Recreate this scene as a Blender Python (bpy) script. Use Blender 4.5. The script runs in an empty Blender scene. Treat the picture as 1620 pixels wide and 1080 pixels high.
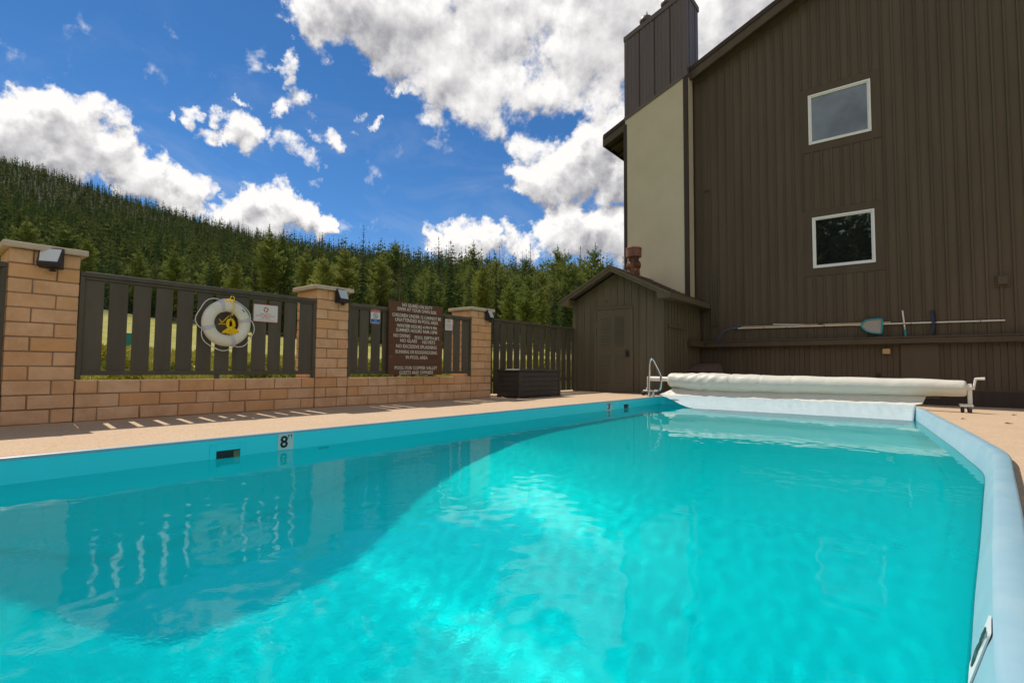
import bpy, math, random
import numpy as np
from mathutils import Matrix, Vector

R = math.radians
PI = math.pi
sc = bpy.context.scene
col = sc.collection
rnd = random.Random(7)

# ------------------------------------------------------------------ camera
EYE = 0.62
FPX = 809.493                                   # focal length in pixels of a 1620 px wide frame
YAW, PITCH, ROLL = R(-38.80945), R(2.9808), R(0.44467)
cam = bpy.data.cameras.new('camera')
cam_o = bpy.data.objects.new('camera', cam)
col.objects.link(cam_o)
cam.sensor_width = 36.0
cam.lens = FPX / 1620 * 36
cam.clip_start = 0.02
cam.clip_end = 6000
cam_o.location = (0, 0, EYE)
CAM_ROT = Matrix.Rotation(-YAW, 3, 'Z') @ Matrix.Rotation(PI / 2 + PITCH, 3, 'X') @ Matrix.Rotation(ROLL, 3, 'Z')
cam_o.rotation_euler = CAM_ROT.to_euler()
sc.camera = cam_o


def sight(px, py):
    """world direction in which something at (px, py) of the 1620x1080 photograph lies"""
    return (CAM_ROT @ Vector(((px - 810) / FPX, (540 - py) / FPX, -1.0))).normalized()


# ------------------------------------------------------------------ sun, sky, exposure
SUN_EL, SUN_AZ = R(56), R(6.8)
to_sun = Vector((-math.cos(SUN_EL) * math.cos(SUN_AZ), math.cos(SUN_EL) * math.sin(SUN_AZ), math.sin(SUN_EL)))
sun = bpy.data.lights.new('sun', 'SUN')
sun.energy = 3.05
sun.angle = R(0.5)
sun.color = (1.0, 0.93, 0.82)
sun.cycles.is_caustics_light = True
sun_o = bpy.data.objects.new('sun', sun)
sun_o.rotation_euler = to_sun.to_track_quat('Z', 'Y').to_euler()
sun_o.location = to_sun * 60
col.objects.link(sun_o)

sc.view_settings.view_transform = 'Standard'
sc.view_settings.look = 'None'
sc.view_settings.exposure = 0.64
sc.view_settings.gamma = 1
sc.view_settings.use_curve_mapping = False
sc.cycles.use_denoising = True
sc.cycles.max_bounces = 14
sc.cycles.diffuse_bounces = 8
sc.cycles.transmission_bounces = 6
sc.cycles.caustics_reflective = False
sc.cycles.sample_clamp_indirect = 10


class NT:
    """small helper for node trees"""
    def __init__(self, tree):
        self.t = tree

    def n(self, typ, **kw):
        nd = self.t.nodes.new(typ)
        for k, v in kw.items():
            if k.startswith('i_'):
                nd.inputs[k[2:]].default_value = v
            else:
                setattr(nd, k, v)
        return nd

    def l(self, a, b):
        self.t.links.new(a, b)

    def put(self, sock, v):
        if isinstance(v, (int, float)):
            sock.default_value = v
        elif isinstance(v, (tuple, list, Vector)):
            sock.default_value = tuple(v) if len(v) == len(sock.default_value) else (*v, 1)
        else:
            self.l(v, sock)

    def math(self, op, a, b=0.0, c=None, clamp=False):
        nd = self.n('ShaderNodeMath', operation=op, use_clamp=clamp)
        self.put(nd.inputs[0], a)
        self.put(nd.inputs[1], b)
        if c is not None:
            self.put(nd.inputs[2], c)
        return nd.outputs[0]

    def vmath(self, op, a, b, out=0):
        nd = self.n('ShaderNodeVectorMath', operation=op)
        self.put(nd.inputs[0], a)
        self.put(nd.inputs[1], b)
        return nd.outputs[out]

    def ramp(self, v, lo, hi, a=0.0, b=1.0, smooth=False):
        nd = self.n('ShaderNodeMapRange', interpolation_type='SMOOTHSTEP' if smooth else 'LINEAR')
        self.put(nd.inputs['Value'], v)
        nd.inputs['From Min'].default_value = lo
        nd.inputs['From Max'].default_value = hi
        nd.inputs['To Min'].default_value = a
        nd.inputs['To Max'].default_value = b
        return nd.outputs[0]

    def noise(self, vec, scale, detail=4.0, rough=0.5, dist=0.0, out=0):
        nd = self.n('ShaderNodeTexNoise')
        if vec is not None:
            self.put(nd.inputs['Vector'], vec)
        nd.inputs['Scale'].default_value = scale
        nd.inputs['Detail'].default_value = detail
        nd.inputs['Roughness'].default_value = rough
        nd.inputs['Distortion'].default_value = dist
        return nd.outputs[out]

    def mix(self, f, a, b, mode='MIX'):
        nd = self.n('ShaderNodeMix', data_type='RGBA', blend_type=mode)
        self.put(nd.inputs[0], f)
        self.put(nd.inputs[6], a)
        self.put(nd.inputs[7], b)
        return nd.outputs[2]


world = bpy.data.worlds.new('World')
sc.world = world
world.use_nodes = True
world.cycles.sampling_method = 'MANUAL'
world.cycles.sample_map_resolution = 256

# clouds seen above the hill, given as (px, py, radius px, weight) and turned into directions in the sky
CLOUD_PATCHES = [
    # large broken cumulus above the middle
    (530, 25, 60, .9), (590, 30, 70, 1), (660, 40, 85, 1), (720, 95, 85, 1), (760, 30, 90, .9), (770, 140, 70, .9),
    (830, 140, 62, .8), (850, 15, 70, .7), (915, 95, 84, 1), (940, 150, 46, .7), (980, 20, 110, 1), (705, 160, 35, .5),
    (630, 85, 40, .6), (1060, 60, 100, 1), (1150, 20, 90, 1), (1120, 110, 60, .9), (1210, 10, 60, 1),
    # cumulus left of the chimney
    (850, 285, 36, .85), (895, 275, 46, .95), (940, 240, 44, 1), (975, 205, 34, .9), (955, 290, 42, .95), (1005, 270, 50, 1), (850, 232, 20, .45),
    # low cumulus above the trees on the right
    (880, 352, 36, .95), (910, 378, 40, 1), (960, 368, 42, 1), (840, 390, 30, .85), (1000, 380, 50, 1), (805, 380, 18, .6),
    (690, 380, 26, .9), (725, 375, 30, 1), (762, 380, 28, 1), (740, 405, 32, .9), (742, 352, 14, .5),
    # bank following the ridge on the left
    (10, 205, 55, 1), (70, 190, 55, 1), (125, 205, 58, 1), (175, 235, 48, 1), (215, 270, 48, 1), (255, 295, 42, 1),
    (295, 318, 36, 1), (100, 250, 65, 1), (20, 270, 70, 1), (318, 290, 14, .5),
    (365, 325, 36, 1), (400, 315, 34, 1), (440, 322, 34, 1), (480, 345, 30, 1), (410, 350, 45, 1), (510, 355, 22, .9),
    # scraps in the blue
    (378, 190, 24, .66), (405, 214, 22, .62), (430, 212, 14, .5), (350, 213, 18, .52), (318, 190, 17, .52), (330, 180, 12, .5), (459, 98, 18, .56), (464, 120, 18, .58),
    (477, 152, 22, .64), (452, 163, 18, .58), (448, 178, 12, .5), (455, 230, 18, .58), (475, 242, 20, .62), (490, 260, 18, .62), (518, 212, 18, .6), (536, 224, 22, .68), (550, 236, 14, .5),
    (575, 210, 10, .5), (572, 180, 10, .46), (602, 190, 9, .5), (28, 140, 14, .36), (655, 145, 17, .55), (378, 148, 8, .42), (280, 187, 8, .42), (500, 185, 9, .42),
    (770, 205, 26, .55), (805, 205, 22, .55), (835, 235, 24, .58), (790, 185, 18, .5),
]
# the rest of the sky carries the same kind of cloud
for k in range(26):
    az = R(72 + k * 8.3 + rnd.uniform(-3, 3))
    el = R(rnd.uniform(8, 62))
    d = Vector((math.sin(YAW + az) * math.cos(el), math.cos(YAW + az) * math.cos(el), math.sin(el)))
    CLOUD_PATCHES.append((d, None, rnd.uniform(90, 190), rnd.uniform(.8, 1)))

CLOUD_PATCHES += [(Vector((-1.5, -15, 6.6)).normalized(), None, 230, 1), (Vector((5, -15, 9)).normalized(), None, 200, 1), (Vector((-9, -14, 7)).normalized(), None, 170, .9),
                  (Vector((14, -4, 9)).normalized(), None, 200, 1), (Vector((14, 7, 10)).normalized(), None, 180, .9)]

g = bpy.data.node_groups.new('cloud_density', 'ShaderNodeTree')
g.interface.new_socket('Vector', in_out='INPUT', socket_type='NodeSocketVector')
g.interface.new_socket('Density', in_out='OUTPUT', socket_type='NodeSocketFloat')
g.interface.new_socket('Body', in_out='OUTPUT', socket_type='NodeSocketFloat')
N = NT(g)
gi, go = N.n('NodeGroupInput'), N.n('NodeGroupOutput')
vec = gi.outputs[0]
warp = N.noise(vec, 12.0, 7, .62, out=1)
wv = N.vmath('NORMALIZE', N.vmath('ADD', vec, N.vmath('MULTIPLY', N.vmath('SUBTRACT', warp, (.5, .5, .5)), (.15, .15, .12))), (0, 0, 0))
acc = None
for (px, py, rad, wgt) in CLOUD_PATCHES:
    d = px if py is None else sight(px, py)
    scale = 1.0 if py is None else 1.0 / (1 + ((px - 810) ** 2 + (py - 540) ** 2) / FPX ** 2) ** .75
    a = rad / FPX * scale * 1.25
    wgt = wgt * .92 if wgt < .69 else wgt
    m = N.ramp(N.vmath('DOT_PRODUCT', wv, tuple(d), out=1), math.cos(a), 1.0, 0.0, wgt)
    m.node.clamp = False
    acc = m if acc is None else N.math('SMOOTH_MAX', acc, m, .16)
acc = N.math('MINIMUM', N.math('MAXIMUM', acc, -.1), 1.15)
n1 = N.noise(vec, 19.0, 9, .60, .1)
n2 = N.noise(vec, 6.5, 5, .52, .2)
edge = N.math('ADD', N.math('MULTIPLY', N.math('SUBTRACT', n1, .5), 1.75), N.math('MULTIPLY', N.math('SUBTRACT', n2, .5), .75))
N.l(N.math('ADD', acc, edge), go.inputs[0])
body = N.math('ADD', N.math('MULTIPLY', N.math('SUBTRACT', n1, .5), .55), N.math('MULTIPLY', N.math('SUBTRACT', n2, .5), 1.7))
N.l(N.math('ADD', N.math('MULTIPLY', acc, .75), body), go.inputs[1])

N = NT(world.node_tree)
bg = world.node_tree.nodes['Background']
sky = N.n('ShaderNodeTexSky', sky_type='NISHITA', sun_disc=False, sun_elevation=SUN_EL, sun_rotation=math.atan2(to_sun.x, to_sun.y),
          altitude=2900, air_density=1.0, dust_density=0.15, ozone_density=3.0)
tc = N.n('ShaderNodeTexCoord').outputs['Generated']
blue = N.n('ShaderNodeHueSaturation', i_Saturation=1.24, i_Value=.59)
N.l(sky.outputs[0], blue.inputs['Color'])
gd = N.n('ShaderNodeGroup', node_tree=g)
N.l(tc, gd.inputs[0])
gs = N.n('ShaderNodeGroup', node_tree=g)
N.l(N.vmath('NORMALIZE', N.vmath('ADD', tc, tuple(Vector((to_sun.x * .6, to_sun.y * .6, to_sun.z)) * .034)), (0, 0, 0)), gs.inputs[0])
den = gd.outputs[0]
cover = N.ramp(den, .08, .56, 0, 1, True)
thin = N.noise(N.vmath('MULTIPLY', tc, (1, 1, 2.6)), 5.0, 6, .6, .6)
sep = N.n('ShaderNodeSeparateXYZ')
N.l(tc, sep.inputs[0])
veil = N.math('MULTIPLY', N.ramp(thin, .45, .8, 0, .42, True), N.ramp(sep.outputs[2], .02, .55, 1, .12))
light = N.math('ADD', N.math('MULTIPLY', N.math('SUBTRACT', gd.outputs[1], gs.outputs[1]), 2.1), .74)
light = N.math('SUBTRACT', light, N.ramp(gd.outputs[1], .30, 1.0, 0, .46, True), clamp=True)
ccol = N.mix(light, (1.85, 1.83, 1.98), (5.0, 4.9, 4.8))
base = N.mix(veil, blue.outputs[0], (2.7, 3.0, 3.6))
low = N.ramp(sep.outputs[2], -.02, .27, .72, 0, True)
base = N.mix(low, base, (2.3, 2.9, 3.6))
N.l(N.mix(cover, base, ccol), bg.inputs['Color'])
bg.inputs['Strength'].default_value = 0.13

# ------------------------------------------------------------------ mesh helpers


class MB:
    """collects boxes, bars and tubes and links them as ONE mesh object"""
    def __init__(self):
        self.v, self.f, self.m = [], [], []

    def add(self, vs, fs, mi=0):
        b = len(self.v)
        self.v += [tuple(p) for p in vs]
        self.f += [tuple(b + i for i in q) for q in fs]
        self.m += [mi] * len(fs)
        return self

    def box(self, x0, x1, y0, y1, z0, z1, c=0.0, mi=0):
        if c <= 0:
            vs = [(x, y, z) for z in (z0, z1) for y in (y0, y1) for x in (x0, x1)]
            return self.add(vs, [(0, 2, 3, 1), (4, 5, 7, 6), (0, 1, 5, 4), (2, 6, 7, 3), (0, 4, 6, 2), (1, 3, 7, 5)], mi)
        vs, fs, idx = [], [], {}
        X, Y, Z = (x0, x1), (y0, y1), (z0, z1)
        for i in (0, 1):
            for j in (0, 1):
                for k in (0, 1):
                    sx, sy, sz = (c, -c)[i], (c, -c)[j], (c, -c)[k]
                    for ax, p in enumerate(((X[i], Y[j] + sy, Z[k] + sz), (X[i] + sx, Y[j], Z[k] + sz), (X[i] + sx, Y[j] + sy, Z[k]))):
                        idx[i, j, k, ax] = len(vs)
                        vs.append(p)
        q = lambda *a: fs.append(tuple(idx[t] for t in a))
        for s in (0, 1):
            o = lambda L: L if s else L[::-1]
            q(*o([(s, 0, 0, 0), (s, 1, 0, 0), (s, 1, 1, 0), (s, 0, 1, 0)]))
            q(*o([(0, s, 0, 1), (0, s, 1, 1), (1, s, 1, 1), (1, s, 0, 1)]))
            q(*o([(0, 0, s, 2), (1, 0, s, 2), (1, 1, s, 2), (0, 1, s, 2)]))
        for a in (0, 1):
            for b in (0, 1):
                q((a, b, 0, 0), (a, b, 1, 0), (a, b, 1, 1), (a, b, 0, 1))
                q((a, 0, b, 0), (a, 1, b, 0), (a, 1, b, 2), (a, 0, b, 2))
                q((0, a, b, 1), (1, a, b, 1), (1, a, b, 2), (0, a, b, 2))
        for i in (0, 1):
            for j in (0, 1):
                for k in (0, 1):
                    q((i, j, k, 0), (i, j, k, 1), (i, j, k, 2))
        return self.add(vs, fs, mi)

    def tube(self, pts, r, n=8, closed=False, caps=True, mi=0):
        P = [Vector(p) for p in pts]
        m = len(P)
        rad = r if hasattr(r, '__len__') else [r] * m
        T = []
        for i in range(m):
            a = P[(i - 1) % m] if (closed or i > 0) else P[i]
            b = P[(i + 1) % m] if (closed or i < m - 1) else P[i]
            T.append((b - a).normalized())
        up = Vector((0, 0, 1)) if abs(T[0].z) < .9 else Vector((1, 0, 0))
        u = (up - T[0] * up.dot(T[0])).normalized()
        vs, fs = [], []
        for i in range(m):
            u = (u - T[i] * u.dot(T[i])).normalized()
            w = T[i].cross(u)
            for k in range(n):
                a = 2 * PI * k / n
                vs.append(P[i] + (u * math.cos(a) + w * math.sin(a)) * rad[i])
        for i in range(m if closed else m - 1):
            j = (i + 1) % m
            for k in range(n):
                fs.append((i * n + k, i * n + (k + 1) % n, j * n + (k + 1) % n, j * n + k))
        if caps and not closed:
            fs.append(tuple(range(n))[::-1])
            fs.append(tuple((m - 1) * n + k for k in range(n)))
        return self.add(vs, fs, mi)

    def lathe(self, prof, cx, cy, n=20, z0=0.0, mi=0):
        vs, fs = [], []
        for (r, z) in prof:
            for k in range(n):
                a = 2 * PI * k / n
                vs.append((cx + r * math.cos(a), cy + r * math.sin(a), z0 + z))
        for i in range(len(prof) - 1):
            for k in range(n):
                fs.append((i * n + k, i * n + (k + 1) % n, (i + 1) * n + (k + 1) % n, (i + 1) * n + k))
        fs.append(tuple(range(n))[::-1])
        fs.append(tuple((len(prof) - 1) * n + k for k in range(n)))
        return self.add(vs, fs, mi)

    def prism(self, poly, d, mi=0):
        """poly: 3-D points of a planar outline; d: extrusion vector"""
        n = len(poly)
        d = Vector(d)
        vs = [Vector(p) for p in poly] + [Vector(p) + d for p in poly]
        fs = [tuple(range(n))[::-1], tuple(range(n, 2 * n))]
        fs += [(i, (i + 1) % n, n + (i + 1) % n, n + i) for i in range(n)]
        return self.add(vs, fs, mi)

    def mesh(self, name, mats):
        me = bpy.data.meshes.new(name)
        me.from_pydata(self.v, [], self.f)
        for mt in (mats if isinstance(mats, (list, tuple)) else [mats]):
            me.materials.append(mt)
        if any(self.m):
            me.polygons.foreach_set('material_index', self.m)
        me.update()
        return me

    def build(self, name, mats, parent=None, smooth=False, label=None):
        me = self.mesh(name, mats)
        import bmesh
        bm = bmesh.new()
        bm.from_mesh(me)
        bmesh.ops.recalc_face_normals(bm, faces=bm.faces)
        bm.to_mesh(me)
        bm.free()
        if smooth:
            smooth_by_angle(me, R(40) if smooth is True else R(smooth))
        return place(name, me, parent, label)


def smooth_by_angle(me, ang):
    me.polygons.foreach_set('use_smooth', [True] * len(me.polygons))
    try:
        me.set_sharp_from_angle(angle=ang)
    except Exception:
        pass


def place(name, me, parent=None, label=None, loc=None, scale=None, rot=None):
    o = bpy.data.objects.new(name, me)
    col.objects.link(o)
    if parent is not None:
        o.parent = parent
        if me is not None:
            o.matrix_parent_inverse = parent.matrix_basis.inverted()
    if loc is not None:
        o.location = loc
    if scale is not None:
        o.scale = scale
    if rot is not None:
        o.rotation_euler = rot
    if label:
        o['label'] = label
    return o


def tag(o, label, cat, group=None, kind='thing'):
    o['label'] = label
    o['category'] = cat
    if group:
        o['group'] = group
    if kind:
        o['kind'] = kind
    return o


def thing(name, label, cat, loc=(0, 0, 0), group=None):
    o = bpy.data.objects.new(name, None)
    o.empty_display_size = .2
    o.location = loc
    o.matrix_basis = Matrix.Translation(loc)
    col.objects.link(o)
    return tag(o, label, cat, group)


def structure(o):
    o['kind'] = 'structure'
    return o


def lettering(txt, parent, mat, centre, ux, uy, width=None, height=.05, name='lettering', lift=.0, bold=.0):
    """flat letters: centre point, unit vectors along and up the line"""
    cu = bpy.data.curves.new('lettering', 'FONT')
    cu.body = txt
    cu.align_x = 'CENTER'
    cu.size = 1
    cu.offset = bold
    cu.resolution_u = 2
    tmp = bpy.data.objects.new('lettering', cu)
    col.objects.link(tmp)
    dg = bpy.context.evaluated_depsgraph_get()
    me = bpy.data.meshes.new_from_object(tmp.evaluated_get(dg))
    bpy.data.objects.remove(tmp)
    co = np.array([v.co[:] for v in me.vertices])
    lo, hi = co.min(0), co.max(0)
    ux, uy = Vector(ux), Vector(uy)
    nz = ux.cross(uy)
    capH = .69
    sy = height / capH
    sx = (width / (hi[0] - lo[0])) if width else sy
    cx = (lo[0] + hi[0]) / 2
    for v in me.vertices:
        p = Vector(centre) + ux * ((v.co.x - cx) * sx) + uy * ((v.co.y - capH / 2) * sy) + nz * lift
        v.co = p
    me.materials.clear()
    me.materials.append(mat)
    me.name = name
    return place(name, me, parent)


# ------------------------------------------------------------------ materials


def material(name, c, rough=.6, spec=.35, metal=0.0):
    m = bpy.data.materials.new(name)
    m.use_nodes = True
    b = m.node_tree.nodes['Principled BSDF']
    b.inputs['Base Color'].default_value = (*c, 1)
    b.inputs['Roughness'].default_value = rough
    b.inputs['Specular IOR Level'].default_value = spec
    b.inputs['Metallic'].default_value = metal
    return m, NT(m.node_tree), b


def obj_coord(N):
    return N.n('ShaderNodeNewGeometry').outputs['Position']


def add_bump(N, b, h, strength=.3, dist=.01):
    bp = N.n('ShaderNodeBump')
    bp.inputs['Strength'].default_value = strength
    bp.inputs['Distance'].default_value = dist
    N.l(h, bp.inputs['Height'])
    N.l(bp.outputs[0], b.inputs['Normal'])


def weathered(name, c, c2, scale=3.0, rough=.65, spec=.3, stretch=(1, 1, 1), fine=60, bump=.15, rand=.0, streak=True):
    """paint, wood, concrete: two tones mixed by noise, fine grain, small shift from piece to piece"""
    m, N, b = material(name, c, rough, spec)
    p = N.vmath('MULTIPLY', obj_coord(N), stretch)
    n1 = N.noise(p, scale, 6, .6)
    n2 = N.noise(p, fine, 3, .6)
    f = N.math('ADD', N.ramp(n1, .32, .7), N.math('MULTIPLY', N.math('SUBTRACT', n2, .5), .5), clamp=True)
    cc = N.mix(f, c, c2)
    if rand:
        oi = N.n('ShaderNodeObjectInfo').outputs['Random']
        hs = N.n('ShaderNodeHueSaturation')
        N.l(cc, hs.inputs['Color'])
        N.l(N.ramp(oi, 0, 1, 1 - rand, 1 + rand), hs.inputs['Value'])
        cc = hs.outputs[0]
    N.l(cc, b.inputs['Base Color'])
    N.l(N.ramp(n2, .3, .7, rough - .08, rough + .1), b.inputs['Roughness'])
    if bump:
        add_bump(N, b, n2, bump, .006)
    return m


M = {}
M['brown'] = weathered('brown_paint', (.086, .064, .043), (.108, .082, .056), 1.3, .62, .3, (3, 3, .35), 90, .2, .10)
M['brown_dark'] = weathered('dark_brown_trim', (.045, .030, .024), (.060, .043, .034), 2.0, .6, .3, (3, 3, .4), 80, .15)
M['shed_brown'] = weathered('shed_brown_paint', (.120, .097, .060), (.150, .122, .078), 1.4, .65, .3, (3, 3, .35), 90, .2, .08)
M['fence_brown'] = weathered('fence_paint', (.085, .071, .052), (.112, .094, .070), 2.5, .6, .35, (3, 3, .5), 110, .2, .10)
M['stucco'] = weathered('cream_stucco', (.55, .49, .365), (.60, .54, .405), 1.2, .85, .2, (1, 1, 1), 55, .35)
M['cap'] = weathered('concrete_cap', (.52, .42, .31), (.62, .51, .39), 8, .8, .2, (1, 1, 1), 120, .4)
M['mortar'] = weathered('mortar', (.27, .19, .13), (.36, .26, .18), 9, .9, .1, (1, 1, 1), 150, .5)
M['white_plastic'] = weathered('white_plastic', (.78, .77, .74), (.70, .69, .66), 3, .35, .5, (1, 1, 1), 30, .0)
M['window_white'] = weathered('white_window_vinyl', (.84, .86, .86), (.78, .80, .80), 3, .35, .5, (1, 1, 1), 30, .0)
M['black_plastic'] = weathered('black_plastic', (.018, .018, .02), (.03, .03, .032), 8, .45, .4, (1, 1, 1), 60, .0)
M['box_plastic'] = weathered('storage_box_resin', (.040, .036, .036), (.054, .048, .047), 4, .55, .35, (1, 1, 1), 120, .2)
M['roof'] = weathered('roof_shingle', (.11, .085, .065), (.17, .135, .105), 6, .9, .15, (1, 1, 1), 70, .6)
M['metal_clad'] = weathered('brown_metal_cladding', (.090, .068, .060), (.110, .086, .076), 1.2, .45, .5, (3, 3, .4), 30, .0)
M['chrome'] = material('stainless_steel', (.72, .72, .72), .12, .5, 1.0)[0]
M['vinyl_white'] = weathered('reel_white_paint', (.80, .78, .75), (.72, .70, .67), 5, .4, .4, (1, 1, 1), 50, .0)
M['rubber'] = weathered('wheel_rubber', (.03, .03, .032), (.055, .054, .055), 12, .7, .3, (1, 1, 1), 90, .2)
M['yellow_rope'] = weathered('yellow_rope', (.95, .68, .01), (.82, .54, .01), 60, .6, .3, (1, 1, 1), 400, .3)
M['buoy'] = weathered('buoy_white_vinyl', (.80, .78, .70), (.72, .68, .56), 5, .45, .4, (1, 1, 1), 30, .05)
M['strap'] = weathered('lilac_grey_strap', (.62, .59, .66), (.55, .52, .58), 10, .7, .2, (1, 1, 1), 200, .1)
M['sign_white'] = weathered('sign_enamel', (.74, .74, .72), (.68, .68, .66), 6, .35, .5, (1, 1, 1), 20, .0)
M['letter_white'] = weathered('sign_letter_paint', (.80, .74, .66), (.66, .58, .50), 30, .7, .2, (1, 1, 1), 200, .0)
M['sign_red'] = material('sign_red', (.55, .035, .035), .4)[0]
M['sign_pink'] = material('faded_red_border', (.62, .16, .15), .4)[0]
M['sign_blue'] = material('sign_blue', (.02, .11, .42), .4)[0]
M['sign_dark'] = material('sign_black', (.02, .02, .022), .45)[0]
M['sign_wood'] = weathered('sign_board_stain', (.115, .050, .028), (.150, .070, .040), 2.2, .6, .3, (2, .5, 5), 60, .3, .06)
M['teal'] = material('teal_plastic', (.02, .30, .36), .4)[0]
M['hook_blue'] = material('blue_grey_plastic', (.10, .14, .24), .4)[0]
M['tan_pole'] = weathered('wooden_pole', (.55, .40, .22), (.48, .34, .18), 3, .5, .3, (.3, 1, 1), 60, .0)
M['net'] = weathered('net_mesh', (.33, .31, .30), (.40, .38, .36), 40, .8, .2, (1, 1, 1), 300, .2)
M['beige'] = material('beige_plastic', (.50, .36, .16), .5)[0]
M['dark_wood'] = weathered('old_brown_wood', (.16, .105, .078), (.22, .145, .11), 3, .75, .2, (.6, 4, 4), 70, .3, .12)
M['leaf_dry'] = weathered('dry_leaf', (.30, .08, .02), (.20, .05, .015), 60, .7, .2)
M['bin_green'] = material('green_paint', (.02, .20, .16), .5)[0]
M['bark'] = weathered('bark', (.085, .062, .047), (.15, .115, .09), 3, .9, .1, (4, 4, .6), 30, .5)
M['deadwood'] = weathered('dead_branches', (.20, .165, .14), (.26, .22, .19), 3, .9, .1)

# concrete masonry blocks: tan to orange, mottled, each with its own tone
m, N, b = material('split_block', (.4, .24, .13), .88, .2)
p = obj_coord(N)
oi = N.n('ShaderNodeObjectInfo').outputs['Random']
big = N.noise(p, 4.5, 5, .6)
grain = N.noise(p, 130, 3, .65)
wn = N.n('ShaderNodeTexWhiteNoise', noise_dimensions='1D')
N.l(oi, wn.inputs['W'])
tone = N.mix(oi, (.83, .465, .25), (.87, .57, .365))
tone = N.mix(N.ramp(wn.outputs[0], .72, .80, 0, .85), tone, (.80, .42, .19))
tone = N.mix(N.ramp(big, .38, .66, 0, .75), tone, (.64, .35, .175))
tone = N.mix(N.ramp(N.noise(p, 14, 5, .6), .58, .75, 0, .5), tone, (.82, .62, .46))
tone = N.mix(N.ramp(grain, .3, .7, 0, .35), tone, (.45, .26, .14))
N.l(tone, b.inputs['Base Color'])
add_bump(N, b, N.math('ADD', grain, N.math('MULTIPLY', big, .6)), .55, .008)
M['block'] = m

# washed pebble concrete of the deck
m, N, b = material('pebble_concrete', (.5, .36, .24), .85, .2)
p = obj_coord(N)
vo = N.n('ShaderNodeTexVoronoi', feature='F1')
N.l(p, vo.inputs['Vector'])
vo.inputs['Scale'].default_value = 70
fine = N.noise(p, 160, 4, .7)
mid = N.noise(p, 22, 5, .6)
wide = N.noise(p, 1.3, 5, .55)
c = N.mix(N.ramp(vo.outputs['Distance'], .2, .75), (.59, .44, .30), (.44, .315, .205))
c = N.mix(N.ramp(fine, .56, .72), c, (.25, .16, .10))
c = N.mix(N.ramp(mid, .45, .7, 0, .4), c, (.66, .48, .32))
c = N.mix(N.ramp(wide, .42, .72, 0, .45), c, (.46, .31, .19))
spots = N.noise(p, 7, 2, .5)
c = N.mix(N.ramp(spots, .70, .78, 0, .55), c, (.30, .20, .13))
N.l(c, b.inputs['Base Color'])
add_bump(N, b, N.math('ADD', vo.outputs['Distance'], fine), .5, .006)
M['deck'] = m

# pool liner and the water above it
m, N, b = material('blue_pool_liner', (.30, .60, .74), .32, .45)
p = obj_coord(N)
w1 = N.noise(N.vmath('MULTIPLY', p, (1, 1, .35)), 1.1, 5, .6)
w2 = N.noise(p, 9, 4, .6)
c = N.mix(N.ramp(w1, .35, .7), (.03, .83, .93), (.045, .85, .94))
c = N.mix(N.ramp(w2, .55, .75, 0, .25), c, (.09, .79, .86))
N.l(c, b.inputs['Base Color'])
M['liner'] = m
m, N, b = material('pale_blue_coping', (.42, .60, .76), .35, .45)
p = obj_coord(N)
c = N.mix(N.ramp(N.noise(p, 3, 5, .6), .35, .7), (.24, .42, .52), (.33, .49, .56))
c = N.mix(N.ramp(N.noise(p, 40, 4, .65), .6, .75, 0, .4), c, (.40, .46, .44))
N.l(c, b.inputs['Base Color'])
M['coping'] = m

TURBID = .30
m = bpy.data.materials.new('pool_water')
m.use_nodes = True
N = NT(m.node_tree)
m.node_tree.nodes.remove(m.node_tree.nodes['Principled BSDF'])
rf = N.n('ShaderNodeBsdfRefraction', i_IOR=1.333, i_Roughness=0.0)
rf.inputs['Color'].default_value = (.08, .97, .91, 1)
gl = N.n('ShaderNodeBsdfGlossy', i_Roughness=0.0)
fr = N.n('ShaderNodeFresnel', i_IOR=1.17)
tl = N.n('ShaderNodeBsdfTranslucent')                # a trace of suspended matter scatters daylight into the pool
tl.inputs['Color'].default_value = (.03, .97, .97, 1)
p = obj_coord(N)
rip = N.math('ADD', N.noise(N.vmath('MULTIPLY', p, (1, 1, 0)), 24, 3, .6, .8), N.math('MULTIPLY', N.noise(N.vmath('MULTIPLY', p, (1, 1, 0)), 62, 2, .6, .4), .4))
sp = N.n('ShaderNodeSeparateXYZ')
N.l(p, sp.inputs[0])
rip = N.math('MULTIPLY', rip, N.ramp(sp.outputs[1], 2.0, 6.5, 1, .05))
wb = N.n('ShaderNodeBump', i_Strength=1.0, i_Distance=.0010)
N.l(rip, wb.inputs['Height'])
N.l(wb.outputs[0], rf.inputs['Normal'])
wg = N.n('ShaderNodeBump', i_Strength=1.0, i_Distance=.00016)
N.l(rip, wg.inputs['Height'])
N.l(wg.outputs[0], gl.inputs['Normal'])
m0 = N.n('ShaderNodeMixShader')
m0.inputs[0].default_value = TURBID
N.l(rf.outputs[0], m0.inputs[1])
N.l(tl.outputs[0], m0.inputs[2])
mx = N.n('ShaderNodeMixShader')
N.l(fr.outputs[0], mx.inputs[0])
N.l(m0.outputs[0], mx.inputs[1])
N.l(gl.outputs[0], mx.inputs[2])
N.l(mx.outputs[0], m.node_tree.nodes['Material Output'].inputs[0])
M['water'] = m

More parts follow.
